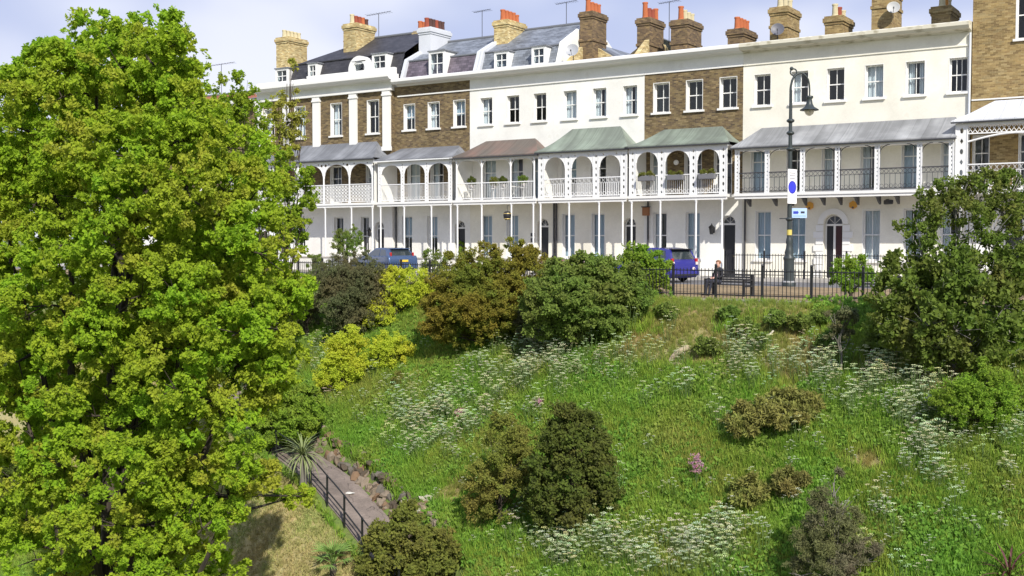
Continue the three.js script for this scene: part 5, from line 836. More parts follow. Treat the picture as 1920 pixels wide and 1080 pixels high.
// ------------------------------------------------------------------ rockery, railing, logs
function rockGeo(sd) { const g = new THREE.IcosahedronGeometry(1, 1), p = g.attributes.position; for (let i = 0; i < p.count; i++) { const v = V(p.getX(i), p.getY(i), p.getZ(i)), k = 0.8 + 0.45 * nz(v.x * 1.1 + sd * 7, v.y * 1.1, v.z * 1.1) + 0.2 * nz(v.x * 2.7, v.y * 2.7 + sd, v.z * 2.7); p.setXYZ(i, v.x * k, v.y * k * 0.8, v.z * k); } g.computeVertexNormals(); return g; }
const rocks = [1, 2, 3, 4, 5, 6].map(rockGeo), rmats = [M.rockDark, M.rockBrown, STD(lin(0.085, 0.065, 0.045), 0.95), M.rock, STD(lin(0.19, 0.12, 0.07), 0.95)];
{
  const T = thing('rockery_wall', 'rough stone rockery edging the uphill side of the path', 'rockery');
  for (let i = 3; i < 30; i++) for (let k = 0; k < 9; k++) { const p = PATH[i].clone().lerp(PATH[i + 1], rnd()), n = PATH.side[i], row = (k % 3) / 2, d = PW + 0.08 + row * 0.4 + rr(-0.05, 0.08), q = p.clone().addScaledVector(n, d); const m = mesh('rock', rocks[Math.floor(rnd() * 6)], rmats[Math.floor(rnd() * 5)], T, [q.x, lerp(p.y + 0.08, ground(q.x, q.z) + 0.06, row), q.z]); m.scale.set(rr(0.1, 0.34), rr(0.1, 0.26), rr(0.1, 0.28)); m.rotation.set(rnd() * 6, rnd() * 6, rnd() * 6); }
  for (const [x, y, s] of [[800, 940, 0.26], [792, 962, 0.22], [775, 950, 0.2], [785, 935, 0.18], [760, 945, 0.2]]) { const p = onGround(x, y), m = mesh('rock', rocks[2], M.rockPale, T, [p.x, p.y + 0.05, p.z]); m.scale.setScalar(s); m.rotation.y = rnd() * 6; }
  [[655, 926]].forEach(([x, y]) => { const p = onGround(x, y), m = mesh('flat_stone', rocks[1], STD(lin(0.7, 0.68, 0.62), 0.9), thing('flat_stone', 'flat white stone lying on the footpath', 'stone', [p.x, p.y + 0.035, p.z]), [0, 0, 0]); m.scale.set(0.22, 0.03, 0.14); });
  for (const [x, y, lab] of [[310, 880, 'pale boulder under the oak beside the path'], [345, 890, 'brown boulder seen through oak branches'], [290, 905, 'broken stone on the ground under the oak']]) { const p = onGround(x, y), t = thing('boulder', lab, 'boulder', [p.x, p.y, p.z]), m = mesh('stone', rocks[3], M.rockPale, t, [0, 0.1, 0]); m.scale.set(0.5, 0.32, 0.4); }
}
{ // iron railing down the path's outer edge
  const T = thing('path_railing', 'black two-rail iron railing along the footpath', 'railing');
  const pts = PATH.map((p, i) => p.clone().addScaledVector(PATH.side[i], -PW - 0.06)), curve = new THREE.CatmullRomCurve3(pts), len = curve.getLength(), n = Math.round(len / 1.25);
  for (let i = 0; i <= n; i++) { const p = curve.getPointAt(i / n); mesh('post', bx(-0.022, 0.022, -0.25, 0.92, -0.022, 0.022), M.black, T, [p.x, p.y + 0.02, p.z]); }
  for (const h of [0.9, 0.45]) mesh('rail', new THREE.TubeGeometry(new THREE.CatmullRomCurve3(pts.map(p => V(p.x, p.y + h + 0.02, p.z))), 80, 0.022, 6), M.black, T);
}
{ // fallen timber
  const a = onGround(1245, 695), T = thing('fallen_log', 'bleached forked log lying on the bank', 'log', [a.x, a.y, a.z]), b = onGround(1290, 660).sub(a), c = onGround(1278, 690).sub(a);
  mesh('log', [tubePath([V(0, 0.02, 0), b.clone().multiplyScalar(0.5).add(V(0, 0.22, 0)), b.clone().add(V(0, 0.14, 0))], [0.05, 0.085, 0.09], 8), tubePath([V(0.05, 0.05, 0), c.clone().multiplyScalar(0.6).add(V(0, 0.14, 0)), c.clone().add(V(0, 0.08, 0))], [0.05, 0.07, 0.06], 7)], STD(lin(0.36, 0.29, 0.19), 0.95), T);
  const d = onGround(1425, 650), e = onGround(1450, 628).sub(d), S = thing('wooden_stake', 'pale broken stake lying on the dry bank', 'stake', [d.x, d.y, d.z]); mesh('stake', bar(V(0, 0.03, 0), e.clone().add(V(0, 0.12, 0)), 0.035, 0.03), STD(lin(0.55, 0.50, 0.42), 0.9), S);
}

// ------------------------------------------------------------------ promenade: fence, benches, person
function ironFence(name, label, pts, h, gap, postEvery, group, finial = true, mats = M.black) {   // pts: function t in metres -> position
  const T = thing(name, label, 'fence', [0, 0, 0], 0, group), [x0, x1, zfn] = pts, rail = [];
  const bg = bx(-0.009, 0.009, 0.06, h, -0.009, 0.009), pg = merge([bx(-0.035, 0.035, -0.1, h + 0.06, -0.035, 0.035), new THREE.SphereGeometry(0.05, 8, 6).translate(0, h + 0.1, 0)]), y = pts[3] ?? 0;
  for (let x = x0; x < x1 - 0.01; x += postEvery) {
    mesh('fence_post', pg, mats, T, [x, y, zfn(x)]);
    const e = Math.min(x + postEvery, x1); for (const q of [h - 0.07, 0.17]) mesh('rail', bar(V(x, y + q, zfn(x)), V(e, y + q, zfn(e)), 0.018, 0.018, 4), mats, T);
    const n = Math.round((e - x) / gap); for (let i = 1; i < n; i++) { const X = lerp(x, e, i / n); mesh('baluster', bg, mats, T, [X, y, zfn(X)]); }
  }
  mesh('fence_post', pg, mats, T, [x1, y, zfn(x1)]); return T;
}
ironFence('promenade_fence', 'black iron fence along the promenade edge above the bank', [-39, -6.5, x => fenceZ(x)], 1.0, 0.125, 1.55);
ironFence('front_railing', 'black spiked railing before the wide cream house', [-20.7, -11.2, () => 2.45, 0.12], 1.15, 0.14, 1.9);
ironFence('front_railing', 'low dark railing before the net-curtained white house', [-32, -26.6, () => 2.5, 0.12], 0.85, 0.14, 1.8);
function gardenWall(x0, x1, h, mat, label) { const g = thing('garden_wall', label, 'wall', [(x0 + x1) / 2, 0.1, 2.5]); mesh('wall', metric(bx(-(x1 - x0) / 2, (x1 - x0) / 2, 0, h, -0.11, 0.11)), mat, g); mesh('coping', metric(bx(-(x1 - x0) / 2 - 0.03, (x1 - x0) / 2 + 0.03, h, h + 0.07, -0.15, 0.15)), M.paving, g); }
gardenWall(-53, -44.6, 0.75, M.white, 'low white garden wall before the pilastered house');
gardenWall(-42.4, -38.6, 0.75, M.offwhite, 'low pale garden wall before narrow brown brick house');
gardenWall(-37, -33, 0.75, M.cream, 'low cream garden wall before the mansard white house');
function bench(x, z, turn, label) {
  const T = thing('bench', label, 'bench', [x, 0.012, z], turn, null), w = 1.6; T.scale.y = 0.86;
  for (const s of [-1, 1]) mesh('bench_end', [bx(s * w / 2 - 0.035, s * w / 2 + 0.035, 0, 0.62, 0.18, 0.25), bx(s * w / 2 - 0.035, s * w / 2 + 0.035, 0, 0.86, -0.3, -0.22), bx(s * w / 2 - 0.035, s * w / 2 + 0.035, 0.6, 0.66, -0.22, 0.25), bx(s * w / 2 - 0.035, s * w / 2 + 0.035, 0.36, 0.42, -0.22, 0.2)], M.black, T);
  for (let i = 0; i < 4; i++) mesh('seat_slat', bx(-w / 2 + 0.04, w / 2 - 0.04, 0.42, 0.45, -0.2 + i * 0.11, -0.11 + i * 0.11), M.darkIron, T);
  for (let i = 0; i < 4; i++) mesh('back_slat', bx(-w / 2 + 0.04, w / 2 - 0.04, 0.5 + i * 0.095, 0.575 + i * 0.095, -0.27 - i * 0.006, -0.24 - i * 0.006), M.darkIron, T);
  return T;
}
const B1 = onFloor(1348, 556);
bench(B1.x + 0.1, B1.z - 0.55, -0.25, 'black bench with a seated person behind the fence');
const B2 = onFloor(1622, 562);
bench(B2.x + 0.05, B2.z - 0.6, -0.1, 'empty black bench half hidden by dark bush');
{ // seated person: one continuous body from tapered capsules
  const J = (a, b, ra, rb, c) => ({ a: V(...a), b: V(...b), ra, rb, c });
  const SK = [0.62, 0.36, 0.27], JK = [0.02, 0.02, 0.025], TOP = [0.62, 0.42, 0.44], TR = [0.025, 0.027, 0.04], SH = [0.02, 0.018, 0.018];
  const bones = [J([0, 0.56, -0.08], [0, 0.80, -0.12], 0.15, 0.16, JK), J([0, 0.80, -0.12], [0, 0.98, -0.12], 0.165, 0.15, JK), J([-0.14, 1.0, -0.12], [0.14, 1.0, -0.12], 0.085, 0.085, JK), J([0, 0.72, 0.03], [0, 0.97, 0.0], 0.085, 0.07, TOP), J([0, 1.02, -0.11], [0, 1.13, -0.09], 0.055, 0.052, SK), J([0, 1.2, -0.07], [0, 1.29, -0.08], 0.088, 0.092, SK), J([0, 1.21, 0.01], [0, 1.185, 0.035], 0.022, 0.014, SK),
    J([-0.1, 0.54, -0.06], [-0.13, 0.56, 0.36], 0.1, 0.07, TR), J([0.1, 0.54, -0.06], [0.12, 0.56, 0.36], 0.1, 0.07, TR), J([-0.13, 0.55, 0.36], [-0.15, 0.1, 0.42], 0.065, 0.042, TR), J([0.12, 0.55, 0.36], [0.1, 0.1, 0.46], 0.065, 0.042, TR), J([-0.15, 0.05, 0.4], [-0.17, 0.04, 0.58], 0.045, 0.035, SH), J([0.1, 0.05, 0.44], [0.11, 0.04, 0.62], 0.045, 0.035, SH),
    J([-0.2, 0.99, -0.12], [-0.26, 0.75, -0.06], 0.06, 0.05, JK), J([-0.26, 0.75, -0.06], [-0.1, 0.7, 0.16], 0.047, 0.036, JK), J([0.2, 0.99, -0.12], [0.26, 0.75, -0.06], 0.06, 0.05, JK), J([0.26, 0.75, -0.06], [0.1, 0.69, 0.17], 0.047, 0.036, JK)];
  for (const s of [-1, 1]) { bones.push(J([s * 0.09, 0.7, 0.17], [s * 0.05, 0.68, 0.23], 0.032, 0.03, SK)); for (let k = 0; k < 4; k++) bones.push(J([s * (0.065 - k * 0.018), 0.685, 0.23], [s * (0.05 - k * 0.018), 0.655, 0.285 - Math.abs(k - 1.4) * 0.008], 0.011, 0.009, SK)); bones.push(J([s * 0.06, 0.705, 0.19], [s * 0.025, 0.715, 0.235], 0.012, 0.01, SK)); }
  const N = 72, S = 0.75, C0 = V(0, 0.68, 0.12), mc = new MarchingCubes(N, STD(0xffffff), false, false, 120000); mc.isolation = 0;
  const P = new THREE.Vector3(), AB = new THREE.Vector3(), AP = new THREE.Vector3();
  const sdf = (p) => { let d = 1e3, best = null, bd = 1e3; for (const b of bones) { AB.subVectors(b.b, b.a); AP.subVectors(p, b.a); const t = clamp(AP.dot(AB) / AB.lengthSq()), e = AP.addScaledVector(AB, -t).length() - lerp(b.ra, b.rb, t); if (e < bd) { bd = e; best = b; } const k = 0.025, h = clamp(0.5 + 0.5 * (d - e) / k); d = lerp(d, e, h) - k * h * (1 - h); } return [d, best]; };
  for (let k = 0; k < N; k++) for (let j = 0; j < N; j++) for (let i = 0; i < N; i++) { P.set((i - N / 2) / (N / 2) * S, (j - N / 2) / (N / 2) * S, (k - N / 2) / (N / 2) * S).add(C0); mc.field[i + j * N + k * N * N] = -sdf(P)[0]; }
  mc.update();
  const n = mc.count, pos = new Float32Array(mc.positionArray.slice(0, n * 3)), nor = new Float32Array(mc.normalArray.slice(0, n * 3)), col = new Float32Array(n * 3);
  for (let i = 0; i < n; i++) { P.set(pos[3 * i] * S + C0.x, pos[3 * i + 1] * S + C0.y, pos[3 * i + 2] * S + C0.z); pos.set([P.x, P.y, P.z], 3 * i); col.set(sdf(P)[1].c, 3 * i); }
  const g = new THREE.BufferGeometry(); g.setAttribute('position', new THREE.BufferAttribute(pos, 3)); g.setAttribute('normal', new THREE.BufferAttribute(nor, 3)); g.setAttribute('color', new THREE.BufferAttribute(col, 3));
  g.computeVertexNormals();
  const T = thing('person', 'person in dark jacket and pink top sitting on the bench', 'person', [B1.x - 0.35, 0.012, B1.z - 0.6], -0.45); T.scale.setScalar(0.86);
  mesh('body', g, STD(0xffffff, 0.85, { vertexColors: true }), T);
  const hg = new THREE.SphereGeometry(0.118, 14, 10, 0, 6.3, 0, 1.8), hp = hg.attributes.position; for (let i = 0; i < hp.count; i++) { const z = hp.getZ(i), y = hp.getY(i); if (z > 0.03 && y < 0.055) hp.setZ(i, 0.03 + (z - 0.03) * 0.2); } hg.computeVertexNormals();
  mesh('hair', hg.translate(0, 1.285, -0.09), STD(lin(0.22, 0.10, 0.045), 0.8), T);
  for (const s of [-1, 1]) mesh('eye', new THREE.SphereGeometry(0.011, 6, 5).translate(s * 0.034, 1.245, 0.008), M.black, T);
  mesh('mouth', bx(-0.022, 0.022, 1.165, 1.172, 0.004, 0.014), STD(lin(0.4, 0.12, 0.11), 0.6), T);
}

// ------------------------------------------------------------------ lamp post with its signs
{
  const p = onFloor(1479, 537), T = thing('street_lamp', 'tall dark ornate street lamp with swan neck and parking signs', 'street lamp', [p.x, 0, p.z]);
  const dk = STD(lin(0.035, 0.045, 0.045), 0.45), lathe = pts => new THREE.LatheGeometry(pts.map(q => new THREE.Vector2(...q)), 12);
  mesh('base', lathe([[0.29, 0], [0.29, 0.16], [0.22, 0.22], [0.21, 1.05], [0.24, 1.12], [0.24, 1.2], [0.16, 1.26], [0.19, 1.38], [0.14, 1.55], [0.12, 1.72], [0.14, 1.8], [0.12, 1.95], [0.1, 2.0], [0.1, 2.05]]), dk, T);
  mesh('base_band', lathe([[0.295, 0.165], [0.3, 0.2], [0.23, 0.23]]), STD(lin(0.3, 0.3, 0.3), 0.5), T);
  mesh('pole', [cyl(0, 2.0, 5.0, 0, 0.1, 0.085, 10), cyl(0, 5.0, 8.0, 0, 0.085, 0.06, 10)], dk, T);
  for (const y of [2.75, 5.6, 6.25, 6.75]) mesh('collar', lathe([[0.09, y - 0.08], [0.16, y - 0.03], [0.16, y + 0.03], [0.09, y + 0.08]]), dk, T);
  mesh('ladder_bar', bar(V(-0.42, 5.62, 0), V(0.42, 5.62, 0), 0.022), dk, T); mesh('ladder_bar', bar(V(-0.42, 2.78, 0), V(0.42, 2.78, 0), 0.022), dk, T);
  const R = RIGHT.clone(), A = (a, y) => V(R.x * a, y, R.z * a);
  mesh('swan_neck', tubePath([A(0, 7.6), A(0.0, 8.15), A(0.14, 8.55), A(0.42, 8.68), A(0.68, 8.45), A(0.76, 8.05), A(0.76, 7.75)], [0.06, 0.05, 0.045, 0.04, 0.035, 0.03], 8), dk, T);
  mesh('scroll', [new THREE.TorusGeometry(0.13, 0.03, 6, 16).rotateY(Math.atan2(-R.z, R.x)).translate(R.x * 0.1, 8.72, R.z * 0.1), new THREE.SphereGeometry(0.08, 8, 6).translate(R.x * 0.02, 8.86, R.z * 0.02)], dk, T);
  mesh('lantern_hood', lathe([[0.06, 0.62], [0.15, 0.6], [0.15, 0.52], [0.1, 0.48], [0.13, 0.3], [0.2, 0.16], [0.38, 0.05], [0.38, 0.02], [0.2, 0.05]]), dk, T, [R.x * 0.76, 7.15, R.z * 0.76]);
  mesh('lantern_bowl', lathe([[0.2, 0.04], [0.2, -0.02], [0.15, -0.13], [0.06, -0.19], [0.005, -0.2]]), new THREE.MeshPhysicalMaterial({ color: lin(0.75, 0.72, 0.62), roughness: 0.25, transmission: 0.5, thickness: 0 }), T, [R.x * 0.76, 7.15, R.z * 0.76]);
  const cv = document.createElement('canvas'); cv.width = 256; cv.height = 600; const c = cv.getContext('2d');
  c.fillStyle = '#f0efec'; c.fillRect(0, 0, 256, 600); c.fillStyle = '#8f8f98'; for (let k = 0; k < 3; k++) c.fillRect(38 + k * 8, 60 + k * 46, 180 - k * 18, 16);
  c.fillStyle = '#2b2fb0'; c.beginPath(); c.arc(128, 315, 112, 0, 7); c.fill(); c.fillStyle = '#3a40cf'; c.beginPath(); c.arc(128, 315, 92, 0, 7); c.fill(); c.fillStyle = '#b9b9c0'; c.fillRect(60, 480, 136, 12); c.fillRect(76, 520, 104, 12);
  const st = new THREE.CanvasTexture(cv); st.colorSpace = THREE.SRGBColorSpace;
  const turn = 73 * Math.PI / 180, sg = new THREE.Group(); sg.name = 'parking_sign'; sg.rotation.y = turn; sg.position.set(0, 4.08, 0.02); T.add(sg);
  mesh('sign_plate', bx(-0.3, 0.3, -0.7, 0.7, 0.11, 0.125), STD(lin(0.45, 0.45, 0.45), 0.5), sg); mesh('sign_face', new THREE.PlaneGeometry(0.6, 1.4).translate(0, 0, 0.129), STD(0xffffff, 0.5, { map: st }), sg);
  const cv2 = document.createElement('canvas'); cv2.width = 256; cv2.height = 160; const d = cv2.getContext('2d'); d.fillStyle = '#a9c3e2'; d.fillRect(0, 0, 256, 160); d.fillStyle = '#2436a8'; d.fillRect(24, 50, 66, 44); d.beginPath(); d.moveTo(90, 40); d.lineTo(118, 72); d.lineTo(90, 104); d.fill(); d.fillStyle = '#23283c'; d.fillRect(150, 52, 66, 34); d.fillStyle = '#7ba0cc'; d.fillRect(20, 122, 216, 14);
  const st2 = new THREE.CanvasTexture(cv2); st2.colorSpace = THREE.SRGBColorSpace;
  const s2 = new THREE.Group(); s2.name = 'direction_sign'; s2.position.set(R.x * 0.4, 3.0, R.z * 0.4); s2.rotation.y = Math.atan2(-R.z, R.x); T.add(s2);
  mesh('sign_plate', bx(-0.31, 0.31, -0.2, 0.2, -0.012, 0.004), STD(lin(0.4, 0.45, 0.5), 0.5), s2); mesh('sign_face', new THREE.PlaneGeometry(0.62, 0.4).translate(0, 0, 0.008), STD(0xffffff, 0.5, { map: st2 }), s2);
  mesh('yellow_notice', cyl(0, 2.1, 2.32, 0, 0.108, 0.108, 12), STD(lin(0.6, 0.5, 0.12), 0.6), T);
}

// ------------------------------------------------------------------ cars
function car(label, px, py, turn, paint, o) {
  const p = onFloor(px, py), T = thing('parked_car', label, 'car', [p.x, 0, p.z], turn, 'cars parked along the terrace');
  // built with the rear face at x = 0 pointing to +x, nose towards -x
  const { L = 4.2, w = 1.76, roof = 1.48, belt = 0.95, tail = 0.1 } = o, hw = w / 2, body = new THREE.MeshPhysicalMaterial({ color: paint, roughness: 0.35, metalness: 0.35, clearcoat: 1, clearcoatRoughness: 0.08 });
  const s = new THREE.Shape(), wr = 0.36, rx = -0.85, fx = -L + 0.82;
  s.moveTo(-0.08, 0.28); s.lineTo(rx + wr, 0.26); s.absarc(rx, 0.3, wr, 0, Math.PI, false); s.lineTo(fx + wr, 0.24); s.absarc(fx, 0.3, wr, 0, Math.PI, false); s.lineTo(-L + 0.06, 0.28); s.lineTo(-L, 0.5); s.quadraticCurveTo(-L + 0.05, 0.78, -L + 0.35, 0.82); s.lineTo(-L + 1.15, belt); s.lineTo(-0.12, belt + 0.04); s.quadraticCurveTo(0.02, belt - 0.05, 0.0, 0.62); s.lineTo(0.03, 0.45); s.closePath();
  mesh('body', new THREE.ExtrudeGeometry(s, { depth: w - 0.16, bevelEnabled: true, bevelSize: 0.06, bevelThickness: 0.08, bevelSegments: 4, curveSegments: 10 }).translate(-0.06, 0, -hw + 0.08), body, T);
  const sec = (x, y, h) => [V(x, y, -h), V(x, y, h)];
  const cab = o.cab; // [[x, y, halfwidth] ...] cabin outline from rear belt over the roof to the bonnet
  const face = (pts) => { const g = new THREE.BufferGeometry(), q = []; for (let i = 1; i < pts.length - 1; i++) q.push(pts[0], pts[i], pts[i + 1]); g.setAttribute('position', new THREE.Float32BufferAttribute(q.flatMap(v => [v.x, v.y, v.z]), 3)); g.computeVertexNormals(); g.setAttribute('uv', new THREE.Float32BufferAttribute(new Array(q.length * 2).fill(0), 2)); return g; };
  const shell = []; for (let i = 0; i < cab.length - 1; i++) { const [a, b] = sec(...cab[i]), [c, e] = sec(...cab[i + 1]); shell.push(face([a, b, e, c])); }
  for (const sd of [-1, 1]) shell.push(face(cab.map(([x, y, h]) => V(x, y, sd * h))));
  mesh('cabin', shell, body, T);
  const gl = new THREE.MeshPhysicalMaterial({ color: lin(0.03, 0.04, 0.045), roughness: 0.05, clearcoat: 1 });
  const inset = (pts, n, k = 0.006, sh = 0.9) => { const c = pts.reduce((a, b) => a.add(b), V(0, 0, 0)).multiplyScalar(1 / pts.length); return face(pts.map(v => c.clone().lerp(v, sh).addScaledVector(n, k))); };
  const N3 = (a, b, c) => b.clone().sub(a).cross(c.clone().sub(a)).normalize();
  { const [a, b] = sec(...cab[0]), [c, e] = sec(...cab[1]), n = N3(a, c, b); if (n.x < 0) n.negate(); mesh('rear_window', inset([a, b, e, c], n, 0.008, 0.86), gl, T); }
  { const k = cab.length - 2, [a, b] = sec(...cab[k]), [c, e] = sec(...cab[k + 1]), n = N3(a, b, c); if (n.x > 0) n.negate(); mesh('windscreen', inset([a, b, e, c], n, 0.008, 0.9), gl, T); }
  for (const sd of [-1, 1]) for (const q of o.side) mesh('side_window', face(q.map(([x, y]) => { const t = (y - belt) / (roof - belt); return V(x, y, sd * (lerp(cab[0][2], cab[2][2], t) + 0.008)); })), gl, T);
  const red = STD(lin(0.42, 0.02, 0.02), 0.25), pale = STD(lin(0.7, 0.6, 0.58), 0.3), blk = STD(lin(0.02, 0.02, 0.022), 0.6);
  for (const sd of [-1, 1]) { const q = o.lamp; mesh('tail_light', new RoundedBoxGeometry(q[2], q[3], q[4], 2, 0.03).translate(q[0], q[1], sd * (q[5] - q[4] / 2 + 0.02)), red, T); if (o.lens) mesh('reversing_lens', bx(q[0] + q[2] / 2 - 0.02, q[0] + q[2] / 2 + 0.012, q[1] - q[3] / 2 - 0.08, q[1] - q[3] / 2 + 0.05, sd * (hw - q[4] - 0.0) - 0.07, sd * (hw - q[4]) + 0.07), pale, T); }
  mesh('number_plate', bx(0.02, 0.045, o.plate - 0.055, o.plate + 0.055, -0.26, 0.26), STD(lin(0.75, 0.52, 0.05), 0.5), T);
  mesh('rear_bumper', new RoundedBoxGeometry(0.22, 0.24, w - 0.06, 3, 0.07).translate(-0.02, 0.44, 0), body, T); mesh('bumper_strip', bx(0.085, 0.1, 0.32, 0.39, -hw + 0.2, hw - 0.2), blk, T);
  mesh('spoiler', new RoundedBoxGeometry(0.28, 0.05, cab[1][2] * 1.9, 2, 0.02).translate(cab[1][0] + 0.04, cab[1][1] + 0.01, 0), o.dark ? blk : body, T);
  if (o.spare) mesh('fuel_cap', new THREE.CylinderGeometry(0.08, 0.08, 0.02, 14).rotateZ(Math.PI / 2).translate(0.1, 0.62, -0.45), pale, T);
  for (const sd of [-1, 1]) { mesh('door_mirror', new RoundedBoxGeometry(0.14, 0.13, 0.2, 2, 0.04).translate(cab[cab.length - 1][0] + 0.55, belt + 0.1, sd * (hw + 0.06)), body, T); mesh('door_line', bx(-L * 0.42 - 0.006, -L * 0.42 + 0.006, 0.35, belt - 0.02, sd * (hw - 0.001) - 0.003, sd * (hw - 0.001) + 0.003), blk, T); mesh('door_handle', bx(-L * 0.36, -L * 0.36 + 0.16, belt - 0.15, belt - 0.11, sd * (hw - 0.01) - 0.02, sd * (hw - 0.01) + 0.02), body, T); }
  for (const x of [rx, fx]) for (const sd of [-1, 1]) { const wv = mesh('wheel', new THREE.TorusGeometry(0.235, 0.085, 8, 20).scale(1, 1, 1.15).translate(0, 0, 0), blk, T, [x - 0.06, 0.32, sd * (hw - 0.12)]); mesh('rim', new THREE.CylinderGeometry(0.19, 0.19, 0.1, 14).rotateX(Math.PI / 2), STD(lin(0.4, 0.4, 0.42), 0.35, { metalness: 0.8 }), wv, [0, 0, sd * 0.02]); }
  mesh('underbody', bx(-L + 0.3, -0.2, 0.2, 0.3, -hw + 0.25, hw - 0.25), blk, T);
  return T;
}
const turnCar = -0.37;
car('steel-blue hatchback with yellow rear plate parked before brown brick house', 757, 516, turnCar, lin(0.055, 0.10, 0.21), { L: 4.2, w: 1.78, roof: 1.47, belt: 0.96, cab: [[-0.1, 0.98, 0.78], [-0.5, 1.42, 0.6], [-1.1, 1.48, 0.6], [-2.0, 1.46, 0.6], [-3.1, 0.93, 0.76]], side: [[[-0.55, 1.02], [-0.85, 1.36], [-1.35, 1.4], [-1.3, 1.02]], [[-1.38, 1.02], [-1.42, 1.4], [-2.0, 1.38], [-2.75, 1.02]]], lamp: [-0.2, 1.1, 0.14, 0.26, 0.09, 0.71], plate: 0.78, dark: false });
car('bright purple-blue hatchback parked beside the fence bushes', 1284, 530, turnCar, lin(0.035, 0.035, 0.30), { L: 3.9, w: 1.72, roof: 1.54, belt: 0.98, cab: [[-0.06, 1.0, 0.78], [-0.3, 1.48, 0.64], [-1.2, 1.56, 0.64], [-2.1, 1.53, 0.64], [-3.0, 0.95, 0.76]], side: [[[-0.4, 1.04], [-0.55, 1.43], [-1.1, 1.47], [-1.1, 1.04]], [[-1.2, 1.04], [-1.2, 1.47], [-2.05, 1.46], [-2.7, 1.04]]], lamp: [-0.04, 0.98, 0.12, 0.2, 0.14, 0.78], lens: true, plate: 0.5, dark: true, spare: true });
{ // white van behind the oak and maple
  const p = onFloor(520, 512), T = thing('white_van', 'white van partly hidden behind the oak foliage', 'van', [p.x, 0, p.z], -0.4);
  const wm = new THREE.MeshPhysicalMaterial({ color: lin(0.78, 0.78, 0.78), roughness: 0.35, clearcoat: 0.6 }), gl = STD(lin(0.03, 0.035, 0.04), 0.08), blk = STD(lin(0.02, 0.02, 0.02), 0.6);
  const s = new THREE.Shape([[0, 0.35], [0, 2.2], [-0.25, 2.42], [-3.2, 2.42], [-3.75, 1.5], [-4.6, 1.2], [-4.75, 0.4]].map(q => new THREE.Vector2(...q)));
  mesh('body', new THREE.ExtrudeGeometry(s, { depth: 1.8, bevelEnabled: true, bevelSize: 0.05, bevelThickness: 0.06, bevelSegments: 3 }).translate(0, 0, -0.9), wm, T);
  for (const sd of [-1, 1]) { mesh('rear_window', bx(0.052, 0.06, 1.4, 2.0, sd * 0.45 - 0.34, sd * 0.45 + 0.34), gl, T); mesh('side_window', bx(-3.4, -2.6, 1.45, 2.05, sd * 0.962 - 0.004, sd * 0.962 + 0.004), gl, T); mesh('tail_light', bx(0.05, 0.08, 0.9, 1.3, sd * 0.86 - 0.06, sd * 0.86 + 0.06), STD(lin(0.4, 0.03, 0.02), 0.3), T); for (const x of [-0.9, -3.8]) { const wv = mesh('wheel', new THREE.TorusGeometry(0.25, 0.09, 8, 18), blk, T, [x, 0.34, sd * 0.88]); mesh('rim', new THREE.CylinderGeometry(0.2, 0.2, 0.1, 12).rotateX(Math.PI / 2), STD(lin(0.4, 0.4, 0.4), 0.4), wv); } }
  mesh('bumper', bx(0.04, 0.16, 0.36, 0.58, -0.9, 0.9), blk, T);
}

// ------------------------------------------------------------------ pots and planters on the balconies
function potPlant(x, y, z, label, pal, r = 0.24) { const T = thing('balcony_plant', label, 'plant', [x, y, z], 0, 'pot plants on the white house balcony'); mesh('pot', new THREE.CylinderGeometry(0.13, 0.1, 0.24, 12).translate(0, 0.12, 0), STD(lin(0.45, 0.42, 0.4), 0.8), T); crown(T, [[0, 0.4, 0, r, r * 0.85, r]], { per: 300, clumps: 30, clump: 0.09, geo: LG.tiny, pal, name: 'leaves' }); }
for (const [x, k] of [[-36.2, 0], [-34.72, 1], [-34.1, 0], [-32.8, 2]]) { potPlant(x, 4.72, 1.3, 'clipped pot plant on a stand behind the white house balcony rail', [PAL.dark, PAL.olive, PAL.green][k]); const t = thing('plant_stand', 'slim stand carrying a pot plant on the white house balcony', 'plant stand', [x, 4.1, 1.3], 0, 'plant stands on the white house balcony'); mesh('leg', cyl(0, 0, 0.6, 0, 0.025), M.trim, t); mesh('top', cyl(0, 0.59, 0.62, 0, 0.16, 0.16, 12), M.trim, t); mesh('foot', cyl(0, 0, 0.03, 0, 0.13, 0.13, 12), M.trim, t); }
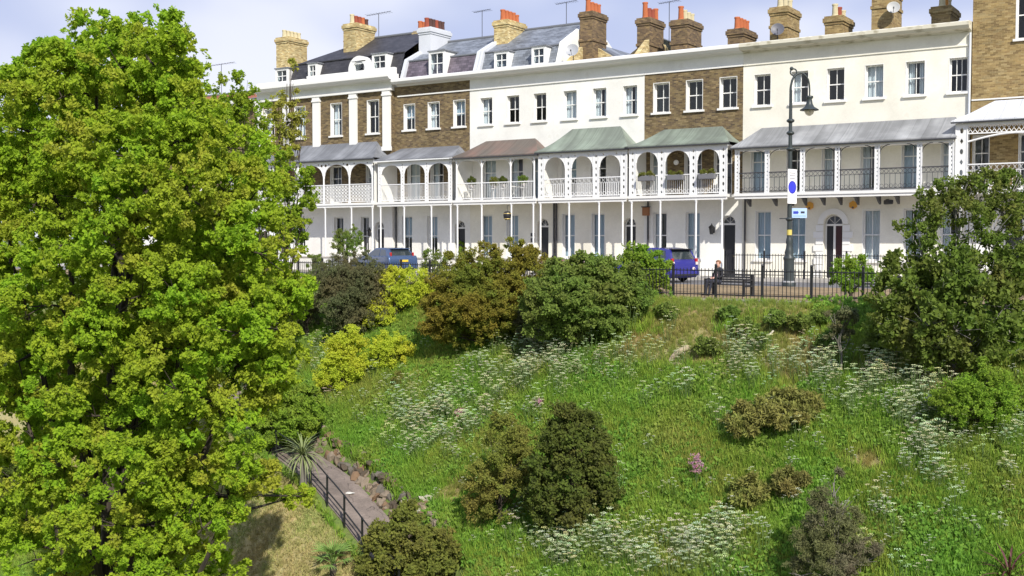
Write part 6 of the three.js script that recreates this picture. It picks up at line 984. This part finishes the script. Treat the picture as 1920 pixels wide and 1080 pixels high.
for (const [x, i] of [[-25.2, 0], [-23.6, 1], [-21.95, 2]]) { const T = thing('railing_planter', 'grey box planter hooked on the copper verandah railing', 'planter', [x, 4.82, 1.8], 0, 'planters on the copper verandah railing'); mesh('box', new RoundedBoxGeometry(0.85, 0.26, 0.26, 2, 0.03).translate(0, 0.13, 0), STD(lin(0.16, 0.16, 0.17), 0.8), T); crown(T, [[-0.2, 0.3, 0, 0.16, 0.12, 0.13], [0.2, 0.3, 0, 0.16, 0.12, 0.13]], { per: 200, clumps: 30, clump: 0.07, geo: LG.tiny, pal: PAL.olive, name: 'leaves' }); mesh('hook', [bar(V(-0.3, 0.25, -0.05), V(-0.3, 0.33, -0.2), 0.012), bar(V(0.3, 0.25, -0.05), V(0.3, 0.33, -0.2), 0.012)], M.black, T); }
{ const T = thing('garden_table', 'white garden table and folded cloth on the white house balcony', 'table', [-33.6, 4.1, 0.95]); mesh('tabletop', new THREE.CylinderGeometry(0.4, 0.4, 0.03, 18).translate(0, 0.7, 0), M.trim, T); for (let k = 0; k < 3; k++) mesh('leg', bar(V(Math.cos(k * 2.1) * 0.28, 0, Math.sin(k * 2.1) * 0.28), V(-Math.cos(k * 2.1) * 0.2, 0.69, -Math.sin(k * 2.1) * 0.2), 0.015), M.trim, T); }

for (const [x, lab] of [[-30.6, 'trough of red and white flowers behind the low railing, by the drainpipes'], [-28.3, 'trough of pink flowers behind the low railing, by the door']]) { const T = thing('flower_trough', lab, 'planter', [x, 0.12, 2.1]); mesh('trough', new RoundedBoxGeometry(1.6, 0.4, 0.35, 2, 0.04).translate(0, 0.2, 0), STD(lin(0.35, 0.22, 0.15), 0.9), T); crown(T, [[-0.5, 0.55, 0, 0.3, 0.2, 0.2], [0.1, 0.58, 0, 0.3, 0.2, 0.2], [0.55, 0.55, 0, 0.28, 0.2, 0.2]], { per: 160, clumps: 24, clump: 0.09, geo: LG.tiny, pal: [[0.5, 0.12, 0.14], [0.6, 0.35, 0.35], [0.2, 0.28, 0.06], [0.6, 0.5, 0.45]], name: 'flowers' }); }
scene.traverse(o => { if (o.isMesh) { o.castShadow = true; o.receiveShadow = true; } });
renderer.render(scene, camera);
